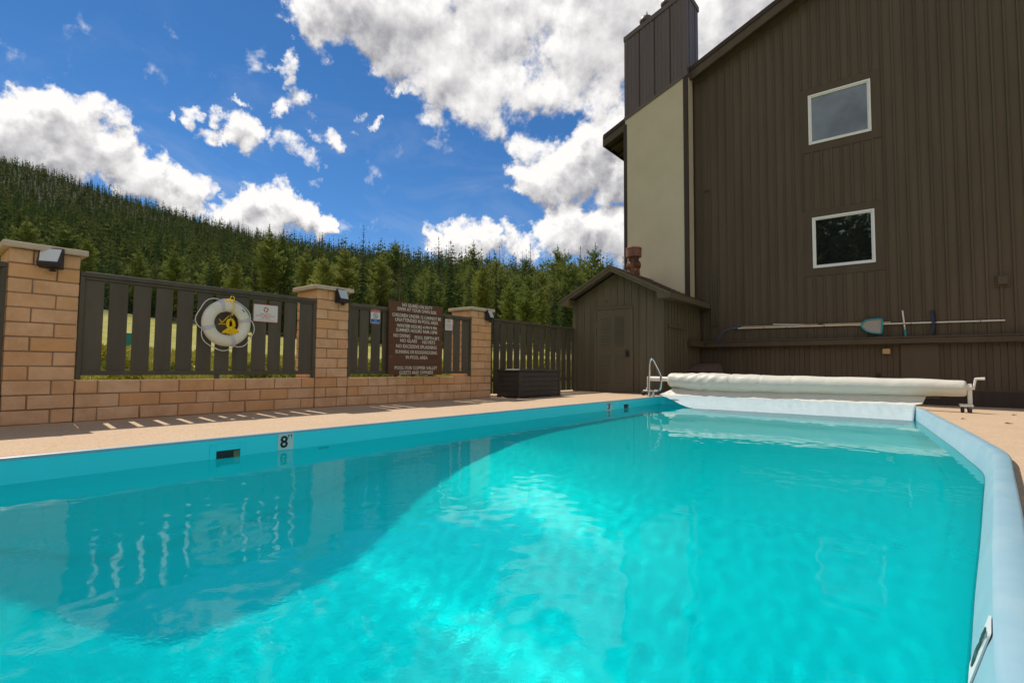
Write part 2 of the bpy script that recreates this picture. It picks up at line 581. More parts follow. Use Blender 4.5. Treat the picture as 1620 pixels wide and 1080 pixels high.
# bubble cover: white plastic that lets some light through
m, N, b = material('bubble_cover', (.72, .76, .76), .38, .5)
p = obj_coord(N)
vo = N.n('ShaderNodeTexVoronoi', feature='F1')
N.l(p, vo.inputs['Vector'])
vo.inputs['Scale'].default_value = 55
c = N.mix(N.ramp(N.noise(p, 4, 4, .6), .35, .7), (.80, .74, .64), (.86, .81, .72))
N.l(c, b.inputs['Base Color'])
add_bump(N, b, N.math('ADD', vo.outputs['Distance'], N.math('MULTIPLY', N.noise(p, 8, 3, .5), 2)), .35, .01)
tr = N.n('ShaderNodeBsdfTranslucent')
tr.inputs[0].default_value = (.6, .72, .72, 1)
mx = N.n('ShaderNodeMixShader')
mx.inputs[0].default_value = .22
N.l(b.outputs[0], mx.inputs[1])
N.l(tr.outputs[0], mx.inputs[2])
N.l(mx.outputs[0], m.node_tree.nodes['Material Output'].inputs[0])
M['cover'] = m

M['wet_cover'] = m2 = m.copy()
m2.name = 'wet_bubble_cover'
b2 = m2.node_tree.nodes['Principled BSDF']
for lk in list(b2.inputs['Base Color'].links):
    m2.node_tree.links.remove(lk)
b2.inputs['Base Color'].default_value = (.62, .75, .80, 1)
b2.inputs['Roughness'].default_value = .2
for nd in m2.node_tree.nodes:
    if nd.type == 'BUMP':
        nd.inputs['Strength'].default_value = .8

# glass of the two windows, dark room behind
m, N, b = material('window_glass', (.012, .014, .016), .015, .5)
b.inputs['IOR'].default_value = 2.3
b.inputs['Specular Tint'].default_value = (.78, .92, 1, 1)
M['glass'] = m
m, N, b = material('lamp_lens', (.60, .62, .66), .12, .6)
M['lens'] = m

# rusty flue
m, N, b = material('rusty_steel', (.25, .12, .07), .7, .3, .25)
p = obj_coord(N)
c = N.mix(N.ramp(N.noise(p, 6, 6, .65), .4, .6), (.24, .105, .065), (.085, .045, .035))
c = N.mix(N.ramp(N.noise(N.vmath('MULTIPLY', p, (1, 1, .4)), 9, 5, .6), .58, .68), c, (.48, .24, .045))
N.l(c, b.inputs['Base Color'])
M['rust'] = m
M['flue_cap'] = weathered('red_brown_flue_cap', (.25, .115, .085), (.19, .085, .065), 7, .6, .3)

# meadow and forest floor
m, N, b = material('mountain_meadow', (.2, .2, .06), .95, .1)
p = obj_coord(N)
n1 = N.noise(p, .22, 6, .6)
n2 = N.noise(p, 2.4, 6, .7)
c = N.mix(N.ramp(n1, .35, .65), (.24, .25, .045), (.36, .31, .10))
c = N.mix(N.ramp(n2, .52, .66, 0, .8), c, (.075, .085, .022))
c = N.mix(N.ramp(N.noise(p, 1.1, 4, .6), .62, .70, 0, .8), c, (.26, .20, .15))
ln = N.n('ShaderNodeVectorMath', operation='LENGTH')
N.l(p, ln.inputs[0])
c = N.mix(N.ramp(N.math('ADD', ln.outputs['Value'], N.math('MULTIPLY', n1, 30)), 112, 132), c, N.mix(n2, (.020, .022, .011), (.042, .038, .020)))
N.l(c, b.inputs['Base Color'])
M['ground'] = m


def foliage(name, dark, lit, by_attr):
    m = bpy.data.materials.new(name)
    m.use_nodes = True
    N = NT(m.node_tree)
    m.node_tree.nodes.remove(m.node_tree.nodes['Principled BSDF'])
    if by_attr:
        at = N.n('ShaderNodeAttribute', attribute_name='tint')
        f = at.outputs['Fac']
    else:
        f = N.n('ShaderNodeObjectInfo').outputs['Random']
    c = N.mix(f, dark, lit)  # own leaf tone, varying from plant to plant
    c = N.mix(N.ramp(N.noise(obj_coord(N), .9, 3, .6), .35, .65, 0, .35), c, tuple(x * .6 for x in dark))
    df = N.n('ShaderNodeBsdfDiffuse')
    tr = N.n('ShaderNodeBsdfTranslucent')
    N.l(c, df.inputs[0])
    N.l(c, tr.inputs[0])
    mx = N.n('ShaderNodeMixShader')
    mx.inputs[0].default_value = .25
    N.l(df.outputs[0], mx.inputs[1])
    N.l(tr.outputs[0], mx.inputs[2])
    N.l(mx.outputs[0], m.node_tree.nodes['Material Output'].inputs[0])
    return m


M['spruce'] = foliage('spruce_needles', (.052, .098, .034), (.10, .15, .046), False)
M['pine'] = foliage('pine_needles', (.17, .215, .055), (.27, .285, .070), False)
M['forest'] = foliage('forest_needles', (.040, .078, .028), (.165, .18, .050), True)
M['grass'] = foliage('meadow_grass', (.27, .27, .05), (.44, .37, .08), True)
M['shrub'] = foliage('shrub_leaves', (.09, .13, .02), (.36, .28, .02), True)

# ================================================================== the setting
WATER_Z = -0.17
LEFT_X = -4.74
FAR_Y = 11.33
NEAR_Y = -0.75
BANK_X, BANK_Y = -8.6, 15.2                      # outside these lines the mountain meadow begins

SKY_PX = [-400, -150, 0, 50, 100, 200, 300, 400, 450, 520, 600, 700, 800, 870, 930, 1000, 1300, 1700]
SKY_PY = [150, 195, 237, 250, 268, 300, 330, 358, 362, 368, 380, 395, 412, 425, 440, 455, 480, 480]
RIDGE_R = [760, 730, 680, 650, 620, 590, 540, 450, 400, 340, 300, 260, 220, 190, 170, 160, 160, 160]
TREE_H = [10, 10, 10, 10, 10, 10, 10, 11, 12, 15, 15, 15, 15, 15, 14, 14, 14, 14]
_az, _el = [], []
for px, py, rr, th in zip(SKY_PX, SKY_PY, RIDGE_R, TREE_H):
    d = sight(px, py)
    h = math.hypot(d.x, d.y)
    _az.append(math.atan2(d.x, d.y))
    _el.append(d.z / h - th * .92 / rr)
_az = np.array([-PI - .01, -2.2] + _az + [1.1, 2.0, PI + .01])
_el = np.array([.17, .24] + _el + [.10, .12, .17])
_rr = np.array([300., 500.] + RIDGE_R + [160., 220., 300.])
MEADOW_PX = [-200, 0, 200, 480, 700, 850, 1000]
MEADOW_T = [.11, .105, .085, .05, .036, .036, .03]
_maz = np.array([-PI, -2.4] + [math.atan2(sight(q, 575).x, sight(q, 575).y) for q in MEADOW_PX] + [1.2, PI])
_mt = np.array([.02, .06] + MEADOW_T + [.01, .02])
_rm = np.array([40., 60.] + [120., 120., 112., 82., 72., 64., 60.] + [50., 40.])


def terrain(x, y):
    x, y = np.asarray(x, float), np.asarray(y, float)
    r = np.hypot(x, y)
    az = np.arctan2(x, y)
    el, rr, mt = np.interp(az, _az, _el), np.interp(az, _az, _rr), np.interp(az, _maz, _mt)
    rm = np.interp(az, _maz, _rm)
    zm = EYE + mt * rm
    t = np.clip((r - 9) / (rm - 9), 0, 1)
    near = -.12 + (zm + .12) * (.35 * t + .65 * t * t)
    s = np.clip((r - rm) / (rr - rm), 0, 1)
    far = zm + (EYE + el * rr - zm) * s ** 1.3
    far = np.where(r > rr, EYE + el * rr - (r - rr) * .12, far)
    z = np.where(r < rm, near, far)
    z += np.where(r > 60, 1.2 * np.sin(x * .021 + 1) * np.sin(y * .027) * np.clip((r - 60) / 80, 0, 1), 0)
    z += .05 * np.sin(x * .9) * np.sin(y * .7 + 1) * np.clip((r - 10) / 8, 0, 1)
    return z


gx = np.concatenate([-np.geomspace(1500, 9.0, 190), [BANK_X - .05, BANK_X], np.linspace(-8, 9, 8), [9.5, 9.55], np.geomspace(10, 1500, 46)])
gy = np.concatenate([-np.geomspace(900, 5.2, 44), [-5.05, -5.0], np.linspace(-4, 20, 12), [21.0, 21.05], np.geomspace(21.5, 1500, 170)])
X, Y = np.meshgrid(gx, gy)
Z = terrain(X, Y)
inside = (X >= BANK_X) & (X <= 9.5) & (Y >= -5.0) & (Y <= 21.0)
Z = np.where(inside, -3.2, Z)
nx, ny = len(gx), len(gy)
I = np.arange(nx * ny).reshape(ny, nx)
me = bpy.data.meshes.new('ground')
me.from_pydata(np.c_[X.ravel(), Y.ravel(), Z.ravel()].tolist(), [],
               np.stack([I[:-1, :-1], I[:-1, 1:], I[1:, 1:], I[1:, :-1]], -1).reshape(-1, 4).tolist())
me.materials.append(M['ground'])
me.polygons.foreach_set('use_smooth', [True] * len(me.polygons))
structure(place('ground', me))

# ------------------------------------------------------------------ pool outline (rim line, at deck height)
RIGHT = [(-.75, .085), (.4, .092), (1.44, .11), (1.71, .127), (2.5, .185), (3.29, .25), (4.4, .335), (5.2, .398), (5.42, .408), (5.7, .396),
         (7.1, .283), (9.6, .043), (10.7, -.07), (11.2, -.13)]


_ry = np.arange(-.75, 11.21, .05)
_rx = np.interp(_ry, [a for a, _ in RIGHT], [b for _, b in RIGHT])
_k = np.exp(-np.linspace(-2, 2, 11) ** 2)
_rx = np.convolve(np.pad(_rx, 5, mode='edge'), _k / _k.sum(), 'valid')


def right_x(y):
    return float(np.interp(y, _ry, _rx))


_dy = np.arange(-.75, 11.45, .05)
_dd = np.interp(_dy, [-.75, -.2, .3, 1.0, 1.25, 2.35, 2.7, 3.4, 4.2, 5.2, 6.2, 7.0, 11.4], [.85, .9, 1.18, 1.93, 2.0, 2.0, 1.88, 1.54, 1.27, 1.0, .88, .87, .86])
_k = np.exp(-np.linspace(-2, 2, 17) ** 2)
_dd = np.convolve(np.pad(_dd, 8, mode='edge'), _k / _k.sum(), 'valid')


def pool_depth(y):
    return float(np.interp(y, _dy, _dd))


rim = [(LEFT_X, y) for y in np.linspace(NEAR_Y, FAR_Y - .14, 50)]
rim += [(LEFT_X + .14 - .14 * math.cos(a), FAR_Y - .14 + .14 * math.sin(a)) for a in np.linspace(.25, PI / 2, 5)]
rim += [(x, FAR_Y) for x in np.linspace(LEFT_X + .4, -.45, 16)]
rim += [(-.23 + .1 * math.sin(a), FAR_Y - .1 + .1 * math.cos(a)) for a in np.linspace(0, PI / 2, 5)]
rim += [(right_x(y), y) for y in np.linspace(11.15, NEAR_Y, 70)]
rim += [(x, NEAR_Y) for x in np.linspace(right_x(NEAR_Y) - .3, LEFT_X + .3, 14)]
NR = len(rim)
cen = Vector((-2.2, 5.0))
# unit normals pointing out of the pool
nrm = []
for i in range(NR):
    a, b = Vector(rim[i - 1]), Vector(rim[(i + 1) % NR])
    t = (b - a).normalized()
    nrm.append(Vector((-t.y, t.x)))


def ring_at(off, zf):
    return [(rim[i][0] + nrm[i].x * off(rim[i]), rim[i][1] + nrm[i].y * off(rim[i]), zf(rim[i])) for i in range(NR)]


def on_right(p):
    return p[0] > -1.5 and p[1] < 11.2


def deck_z(x, y):
    s = min(1, max(0, (x + 4.5) / 4.6))
    t = min(1, max(0, (y - 11.2) / 3.6))
    return -.052 * s - .085 * s * t - .02 * max(0, x) * (1 - t)


pool = thing('swimming_pool', 'blue lined swimming pool with slanting sides and a raised pale blue rim', 'swimming pool', (-2.3, 5, 0))
# wall and floor of the liner
rows = []
batter = lambda d: (lambda p: -(.012 + .30 * min(d, .2) + .1 * max(0, d - .2)) if on_right(p) else -(.012 + .03 * d))
rows.append(ring_at(lambda p: -.012, lambda p: -.012))
for d in (.05, .12, .2, .35, .6):
    rows.append(ring_at(batter(d), lambda p, d=d: -d))
rows.append(ring_at(lambda p: -(.16 if on_right(p) else .05), lambda p: WATER_Z - pool_depth(p[1]) + .14))
rows.append(ring_at(lambda p: -(.24 if on_right(p) else .12), lambda p: WATER_Z - pool_depth(p[1]) + .02))
mb = MB()
for r_ in rows:
    mb.v += r_
for k in range(len(rows) - 1):
    for i in range(NR):
        j = (i + 1) % NR
        mb.f.append((k * NR + i, k * NR + j, (k + 1) * NR + j, (k + 1) * NR + i))
        mb.m.append(1 if k < 3 and on_right(rim[i]) else 0)  # pale tone on the right wall above water: sunlight put into the colour
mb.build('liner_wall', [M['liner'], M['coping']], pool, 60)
ys = np.linspace(NEAR_Y + .05, FAR_Y - .05, 120)
fl = MB()
xs_n = 24
for y in ys:
    for k in range(xs_n + 1):
        x = LEFT_X + .05 + (right_x(y) - .12 - LEFT_X - .05) * k / xs_n
        fl.v.append((x, y, WATER_Z - pool_depth(y)))
for a in range(len(ys) - 1):
    for k in range(xs_n):
        i = a * (xs_n + 1) + k
        fl.f.append((i, i + 1, i + xs_n + 2, i + xs_n + 1))
        fl.m.append(0)
floor_o = fl.build('liner_floor', M['liner'], pool, 60)
for o in pool.children:
    o.cycles.is_caustics_receiver = True

# raised rim: narrow bead on the left, broad rounded lip on the right
rows = [ring_at(lambda p: -.015 if on_right(p) else -.014, lambda p: -.016),
        ring_at(lambda p: -.008 if on_right(p) else -.016, lambda p: -.004 if on_right(p) else -.006),
        ring_at(lambda p: .004 if on_right(p) else -.008, lambda p: .003 if on_right(p) else .004),
        ring_at(lambda p: .03 if on_right(p) else .004, lambda p: .003 if on_right(p) else .006),
        ring_at(lambda p: .070 if on_right(p) else .016, lambda p: .002 if on_right(p) else .006),
        ring_at(lambda p: .082 if on_right(p) else .026, lambda p: -.006 if on_right(p) else .002),
        ring_at(lambda p: .086 if on_right(p) else .030, lambda p: -.10)]
mb = MB()
for r_ in rows:
    mb.v += r_
for k in range(len(rows) - 1):
    for i in range(NR):
        j = (i + 1) % NR
        mb.f.append((k * NR + i, (k + 1) * NR + i, (k + 1) * NR + j, k * NR + j))
        mb.m.append(0)
mb.build('rim', M['coping'], pool, 60)


def skimmer(y0, y1, z0, z1, fy0, fy1, fz0, fz1):
    x = LEFT_X + .016
    fr = MB()
    t = .012
    fr.box(x - .03, x + t, fy0, y0, fz0, fz1, .003)
    fr.box(x - .03, x + t, y1, fy1, fz0, fz1, .003)
    fr.box(x - .03, x + t + .001, y0 + .0005, y1 - .0005, z1, fz1, .003)
    fr.box(x - .03, x + t + .001, y0 + .0005, y1 - .0005, fz0, z0, .003)
    f = fr.build('skimmer', M['liner'], pool)
    th = MB()
    th.box(x - .02, x + .004, y0 - .002, y1 + .002, z0 - .002, z1 + .002)
    th.build('throat', M['sign_dark'], f)
    w = MB()
    w.box(x + .003, x + .012, y1 - .055, y1 - .004, z0 + .012, z1 - .01)
    w.box(x + .003, x + .010, y0 + .01, y1 - .06, z0 + .006, z0 + .022)
    w.build('weir', M['beige_weir'], f)


M['beige_weir'] = weathered('stained_weir', (.14, .15, .085), (.24, .22, .13), 25, .6, .3)
skimmer(1.857, 2.052, -.20, -.107, 1.805, 2.095, -.235, -.052)
skimmer(9.46, 9.67, -.185, -.09, 9.36, 9.75, -.215, -.05)
# return fitting just under the water
mb = MB()
mb.tube([(LEFT_X + .03 + .0, 2.86 + .045 * math.cos(a), -.31 + .045 * math.sin(a)) for a in np.linspace(0, 2 * PI, 17)[:-1]], .012, 6, closed=True)
mb.build('return_fitting', material('green_fitting', (.06, .16, .03), .5)[0], pool, True)


def depth_marker(y, z, w, h, digit, x=None, nx_=1, tilt=0.0):
    """white tile let into the pool wall"""
    mb = MB()
    x = LEFT_X + .017 if x is None else x
    ux = Vector((tilt, 1 if nx_ > 0 else -1, 0)).normalized()
    n = ux.cross(Vector((0, 0, 1)))
    lean = Vector((0, 0, 1)) if nx_ > 0 else (Vector((0, 0, 1)) - n * .30).normalized()
    nn = ux.cross(lean)
    c = Vector((x, y, z))
    poly = []
    for sx, sy, q in ((-1, -1, 0), (1, -1, 1), (1, 1, 2), (-1, 1, 3)):
        for k in range(4):
            a = PI + q * PI / 2 + k * PI / 6
            poly.append(c + ux * (sx * (w / 2 - .012) + .012 * math.cos(a)) + lean * (sy * (h / 2 - .012) + .012 * math.sin(a)))
    mb.prism(poly, nn * .004)
    o = mb.build('depth_marker', M['sign_white'], pool, label='white depth marker tile reading %s FT' % digit)
    lettering(digit, o, M['sign_dark'], c - ux * .018 * w / .15, ux, lean, w * .50, h * .70, 'digit', .0058, .025)
    lettering('FT', o, M['sign_dark'], c + ux * .042 * w / .15 + lean * .045 * h / .15, ux, lean, w * .33, h * .22, 'lettering', .0058, .01)


depth_marker(2.468, -.088, .15, .150, '8')
depth_marker(8.86, -.098, .21, .142, '3')
depth_marker(1.80, -.088, .14, .15, '8', right_x(1.80) - .0392, -1, -.075)

# ------------------------------------------------------------------ water body with its ripples
gx = np.arange(LEFT_X - .05, .50, .022)
gy = np.arange(NEAR_Y - .05, FAR_Y + .06, .022)
X, Y = np.meshgrid(gx, gy)
rg = np.random.default_rng(5)
Z = np.zeros_like(X)
calm = np.clip((Y - 1.5) / 7.5, 0, 1)
for i in range(130):
    fine_ = i < 85
    lam = .085 * (2.4 ** rg.random()) if fine_ else .22 * (4.5 ** rg.random())
    k = 2 * PI / lam
    th = rg.uniform(0, 2 * PI) if fine_ else rg.normal(.5, 1.1)
    amp = (.0115 / math.sqrt(85) if fine_ else .0050 / math.sqrt(45)) * 1.41 / k
    fade = (1 - .93 * calm) if fine_ else 1 - .45 * calm
    Z += amp * fade * np.sin(k * (X * math.cos(th) + Y * math.sin(th)) + rg.uniform(0, 6.28))
nx, ny = len(gx), len(gy)
V = np.c_[X.ravel(), Y.ravel(), (WATER_Z + Z).ravel()].tolist()
I = np.arange(nx * ny).reshape(ny, nx)
F = np.stack([I[:-1, :-1], I[:-1, 1:], I[1:, 1:], I[1:, :-1]], -1).reshape(-1, 4).tolist()
b0 = len(V)
for (x, y) in ((gx[0], gy[0]), (gx[-1], gy[0]), (gx[-1], gy[-1]), (gx[0], gy[-1])):
    V.append((x, y, -2.7))
F += [(b0 + 3, b0 + 2, b0 + 1, b0)]
F.append([b0, b0 + 1] + I[0, ::-1].tolist())
F.append([b0 + 1, b0 + 2] + I[::-1, -1].tolist())
F.append([b0 + 2, b0 + 3] + I[-1, :].tolist())
F.append([b0 + 3, b0] + I[:, 0].tolist())
me = bpy.data.meshes.new('water')
me.from_pydata(V, [], F)
me.materials.append(M['water'])
me.polygons.foreach_set('use_smooth', [True] * (len(F) - 5) + [False] * 5)
wo = structure(place('water', me))
wo.cycles.is_caustics_caster = True

# ------------------------------------------------------------------ deck round the pool
mb = MB()
STEPS = 14
outer = []
for i in range(NR):
    p, n = Vector(rim[i]), nrm[i]
    d = (p - cen)
    # where the ray from the middle of the pool leaves the deck rectangle
    ts = []
    if d.x:
        ts.append(((7.5 if d.x > 0 else -8.1) - cen.x) / d.x)
    if d.y:
        ts.append(((15.05 if d.y > 0 else -4.0) - cen.y) / d.y)
    outer.append(cen + d * min(ts))
for i in range(NR):
    a = Vector(rim[i]) + nrm[i] * (.09 if on_right(rim[i]) else .024)
    for k in range(STEPS + 1):
        q = a.lerp(outer[i], (k / STEPS) ** 1.4)
        mb.v.append((q.x, q.y, deck_z(q.x, q.y)))
for i in range(NR):
    j = (i + 1) % NR
    for k in range(STEPS):
        mb.f.append((i * (STEPS + 1) + k, i * (STEPS + 1) + k + 1, j * (STEPS + 1) + k + 1, j * (STEPS + 1) + k))
        mb.m.append(0)
for (x0, x1, y0, y1) in ((-8.1, -6, 13.0, 15.05), (5.5, 7.5, 13.0, 15.05), (5.5, 7.5, -4, -2), (-8.1, -6, -4, -2)):
    mb.v += [(x0, y0, deck_z(x0, y0) - .004), (x1, y0, deck_z(x1, y0) - .004), (x1, y1, deck_z(x1, y1) - .004), (x0, y1, deck_z(x0, y1) - .004)]
    b = len(mb.v) - 4
    mb.f.append((b, b + 1, b + 2, b + 3))
    mb.m.append(0)
structure(mb.build('pool_deck', M['deck'], None, 60))

# ================================================================== block wall, pillars, fences
WX = -7.19                                       # front face of wall and pillars
WB = -7.78                                       # back of the pillars
COURSE = .1505
_bm = MB()
_bm.box(-.5, .5, -.5, .5, -.5, .5)
BLOCKS = []


def block_mesh(sx, sy, sz):
    """chamfered masonry block with a slightly uneven split face towards +x"""
    mb = MB()
    c = .007
    mb.box(-sx / 2, sx / 2, -sy / 2, sy / 2, -sz / 2, sz / 2, c)
    r = random.Random(hash((round(sy, 3), round(sx, 3))) % 9999 + len(_blk))
    mb.v = [(x + (r.uniform(-.005, .004) if x > 0 else 0), y + r.uniform(-.0022, .0022), z + r.uniform(-.0022, .0022)) for x, y, z in mb.v]
    return mb.mesh('block', M['block'])


_blk = {}


def put_block(parent, x0, x1, y0, y1, z0, z1):
    j = .0055
    key = (round(x1 - x0, 3), round(y1 - y0, 3), round(z1 - z0, 3), rnd.randrange(5))
    if key not in _blk:
        _blk[key] = block_mesh(x1 - x0, y1 - y0 - 2 * j, z1 - z0 - 2 * j)
    o = place('block', _blk[key], parent)
    dx = rnd.uniform(-.004, .004)
    o.location = Vector(((x0 + x1) / 2 + dx, (y0 + y1) / 2, (z0 + z1) / 2))
    o.rotation_euler = (rnd.uniform(-.004, .004), 0, rnd.uniform(-.005, .005))
    return o


def pillar(y0, y1, label, n=12):
    t = thing('block_pillar', label, 'pillar', (WX - .29, (y0 + y1) / 2, 0), 'block pillars along the pool fence')
    core = MB()
    core.box(WB + .012, WX - .014, y0 + .008, y1 - .008, -.3, n * COURSE - .002)
    core.build('mortar', M['mortar'], t)
    for k in range(n):
        z0 = k * COURSE
        s = y0 + (y1 - y0) * (.665 if k % 2 == 0 else .335)
        if (n - k) % 2 == 1:
            s = y0 + (y1 - y0) * .335
        else:
            s = y0 + (y1 - y0) * .665
        put_block(t, WB, WX, y0, s, z0, z0 + COURSE)
        put_block(t, WB, WX, s, y1, z0, z0 + COURSE)
    z = n * COURSE
    cp = MB()
    o = .055
    ym, xm = (y0 + y1) / 2, (WX + WB) / 2
    cp.box(WB - o, WX + o, y0 - o, y1 + o, z + .002, z + .062, .006)
    b = len(cp.v)
    cp.add([(WB - o + .01, y0 - o + .01, z + .061), (WX + o - .01, y0 - o + .01, z + .061), (WX + o - .01, y1 + o - .01, z + .061), (WB - o + .01, y1 + o - .01, z + .061),
            (xm - .12, ym - .12, z + .083), (xm + .12, ym - .12, z + .083), (xm + .12, ym + .12, z + .083), (xm - .12, ym + .12, z + .083)],
           [(0, 1, 5, 4), (1, 2, 6, 5), (2, 3, 7, 6), (3, 0, 4, 7), (4, 5, 6, 7)])
    cp.build('cap_stone', M['cap'], t)
    return t


PIL = [(.80, 1.37), (4.185, 4.745), (7.62, 8.235)]
pillar(*PIL[0], 'tan block pillar at the left edge, left of the fence with the ring buoy')
pillar(*PIL[1], 'tan block pillar between the ring buoy fence and the wooden rules sign')
pillar(*PIL[2], 'tan block pillar behind the dark storage box, right of the rules sign')


def low_wall(y0, y1, label, first_half):
    t = thing('block_wall', label, 'wall', (WX - .1, (y0 + y1) / 2, 0), 'low block walls under the fences')
    core = MB()
    core.box(WX - .19, WX - .014, y0 + .004, y1 - .004, -.3, 3 * COURSE - .004)
    core.build('mortar', M['mortar'], t)
    L = .4
    for k in range(3):
        y = y0 + .003
        w = L * .5 if (k % 2 == 0) == first_half else L
        while y < y1 - .02:
            e = min(y + w, y1 - .003)
            if y1 - e < .09:
                e = y1 - .003
            put_block(t, WX - .2, WX + (.001 if k % 2 else -.001), y, e, k * COURSE, (k + 1) * COURSE)
            y, w = e, L
    return t


low_wall(1.37, 4.185, 'low tan block wall under the fence with the ring buoy', True)
low_wall(4.745, 7.62, 'low tan block wall under the wooden rules sign', False)
low_wall(-3.2, .80, 'low tan block wall cut by the left edge of the photo', False)

_slat = {}


def slat(parent, x, y0, y1, z0, z1, th=.018):
    key = (round(y1 - y0, 2), round(z1 - z0, 2))
    if key not in _slat:
        mb = MB()
        mb.box(-th / 2, th / 2, -(y1 - y0) / 2, (y1 - y0) / 2, -(z1 - z0) / 2, (z1 - z0) / 2, .002)
        _slat[key] = mb.mesh('slat', M['fence_brown'])
    o = place('slat', _slat[key], parent)
    o.location = Vector((x + rnd.uniform(-.002, .002), (y0 + y1) / 2, (z0 + z1) / 2))
    o.rotation_euler = (rnd.uniform(-.002, .002), 0, rnd.uniform(-.006, .006))


def fence(y0, y1, slats, label, zb=.475, zt=1.65, feet=()):
    x = WX - .022
    t = thing('fence_panel', label, 'fence', (x, (y0 + y1) / 2, zb), 'brown slatted fence panels on the block wall')
    mb = MB()
    mb.box(x - .05, x + .028, y0 + .004, y1 - .004, zt - .052, zt, .004)
    mb.build('top_rail', M['fence_brown'], t)
    mb = MB()
    mb.box(x - .028, x + .012, y0 + .05, y1 - .05, zt - .085, zt - .054, .002)
    mb.build('under_rail', M['fence_brown'], t)
    mb = MB()
    mb.box(x - .03, x + .014, y0 + .05, y1 - .05, zb + .03, zb + .085, .004)
    mb.build('bottom_rail', M['fence_brown'], t)
    for yy in (y0 + .004, y1 - .048):
        mb = MB()
        mb.box(x - .04, x + .018, yy, yy + .044, zb - .015, zt - .053, .004)
        mb.build('post', M['fence_brown'], t)
    for yy in feet:
        mb = MB()
        mb.box(x - .022, x + .008, yy - .03, yy + .03, 3 * COURSE, zb + .031)
        mb.build('foot', M['fence_brown'], t)
    for a, b in slats:
        slat(t, x - .012, a, b, zb + .086, zt - .086)
    return t


fence(1.37, 4.185, [(1.42, 1.594), (1.642, 1.819), (1.873, 2.048), (2.101, 2.277), (2.326, 2.51), (2.56, 2.729), (2.772, 2.956),
                    (2.997, 3.193), (3.246, 3.437), (3.472, 3.649), (3.698, 3.871), (3.935, 4.12)],
      'brown slatted fence panel behind the white ring buoy', feet=(2.81,))
fence(4.745, 7.62, [(4.79, 4.943), (4.974, 5.143), (5.201, 5.385), (5.43, 5.61), (5.66, 5.84), (5.89, 6.07), (6.12, 6.30), (6.35, 6.53), (6.58, 6.80),
                    (6.875, 7.085), (7.13, 7.313), (7.374, 7.57)],
      'brown slatted fence panel behind the wooden rules sign', feet=(5.72, 6.1, 6.52))
fence(-3.2, .80, [(-3.15 + .23 * k, -2.972 + .23 * k) for k in range(16)] + [(.53, .745)],
      'sliver of brown fence left of the leftmost pillar', feet=(-1.2,))

# taller fence set back between the third pillar and the shed
t = thing('fence_panel', 'tall brown slatted fence reaching the ground behind the dark storage box', 'fence', (-7.68, 10.3, 0))
mb = MB()
mb.box(-7.74, -7.625, 8.24, 12.29, 1.70, 1.755, .004)
mb.build('top_rail', M['fence_brown'], t)
for z in (.30, 1.50):
    mb = MB()
    mb.box(-7.735, -7.675, 8.24, 12.29, z, z + .085)
    mb.build('back_rail', M['fence_brown'], t)
for a, b in [(8.60, 8.80), (8.85, 9.04), (9.09, 9.29), (9.345, 9.545), (9.60, 9.80), (9.863, 10.06), (10.125, 10.325), (10.385, 10.59),
             (10.65, 10.84), (10.91, 11.10), (11.165, 11.365), (11.42, 11.63), (11.665, 11.87), (11.92, 12.13), (12.18, 12.285), (8.34, 8.54)]:
    slat(t, -7.66, a, b, .03, 1.70, .02)

# ------------------------------------------------------------------ things on the fence
# ring buoy
BY, BZ, BXf = 2.862, 1.178, -7.10
t = thing('ring_buoy', 'white ring buoy with lilac straps and loose white rope hanging on the fence', 'life ring', (BXf, BY, BZ))
mb = MB()
n, q = 56, 16
for i in range(n):
    a = 2 * PI * i / n
    for k in range(q):
        b = 2 * PI * k / q
        rr = .2275 + .0765 * math.cos(b)
        mb.v.append((BXf + .052 * math.sin(b), BY + rr * math.cos(a), BZ + rr * math.sin(a)))
for i in range(n):
    for k in range(q):
        mb.f.append((i * q + k, ((i + 1) % n) * q + k, ((i + 1) % n) * q + (k + 1) % q, i * q + (k + 1) % q))
        mb.m.append(0)
mb.build('ring', M['buoy'], t, 180)
ANG = [R(a) for a in (107, 12, -72, 197)]
for a in ANG:
    mb = MB()
    for s in (-1, 1):
        for k in range(q + 1):
            b = 2 * PI * k / q
            rr = .2275 + .081 * math.cos(b)
            aa = a + s * .105
            mb.v.append((BXf + .0565 * math.sin(b), BY + rr * math.cos(aa), BZ + rr * math.sin(aa)))
    for k in range(q):
        mb.f.append((k, k + 1, q + 1 + k + 1, q + 1 + k))
        mb.m.append(0)
    mb.build('strap', M['strap'], t, 180)
mb = MB()
pts = []
for i in range(4):
    a0, a1 = sorted(ANG)[i], (sorted(ANG) + [sorted(ANG)[0] + 2 * PI])[i + 1]
    for u in np.linspace(0, 1, 14)[:-1]:
        a = a0 + (a1 - a0) * u
        bulge = (.055, .02, .075, .05)[i]
        rr = .308 + bulge * math.sin(PI * u) ** .7 * (1 + .25 * math.sin(3 * PI * u))
        pts.append((BXf + .01, BY + rr * math.cos(a), BZ + rr * math.sin(a) - .012 * math.sin(PI * u)))
mb.tube(pts, .0058, 6, closed=True)
mb.build('grab_rope', M['white_plastic'], t, True)
for yy, zz, w, h in ((.205, .195, .045, .009), (.175, .165, .05, .004), (.10, .235, .02, .016)):
    mb = MB()
    d = Vector((0, 1, -.75)).normalized()
    u = Vector((0, .75, 1)).normalized()
    c = Vector((BXf + .0535, BY + yy - .02, BZ + zz - .02))
    mb.prism([c - d * w / 2 - u * h / 2, c + d * w / 2 - u * h / 2, c + d * w / 2 + u * h / 2, c - d * w / 2 + u * h / 2], (.002, 0, 0))
    mb.build('printed_mark', M['sign_dark'] if w == .045 else M['strap'], t)

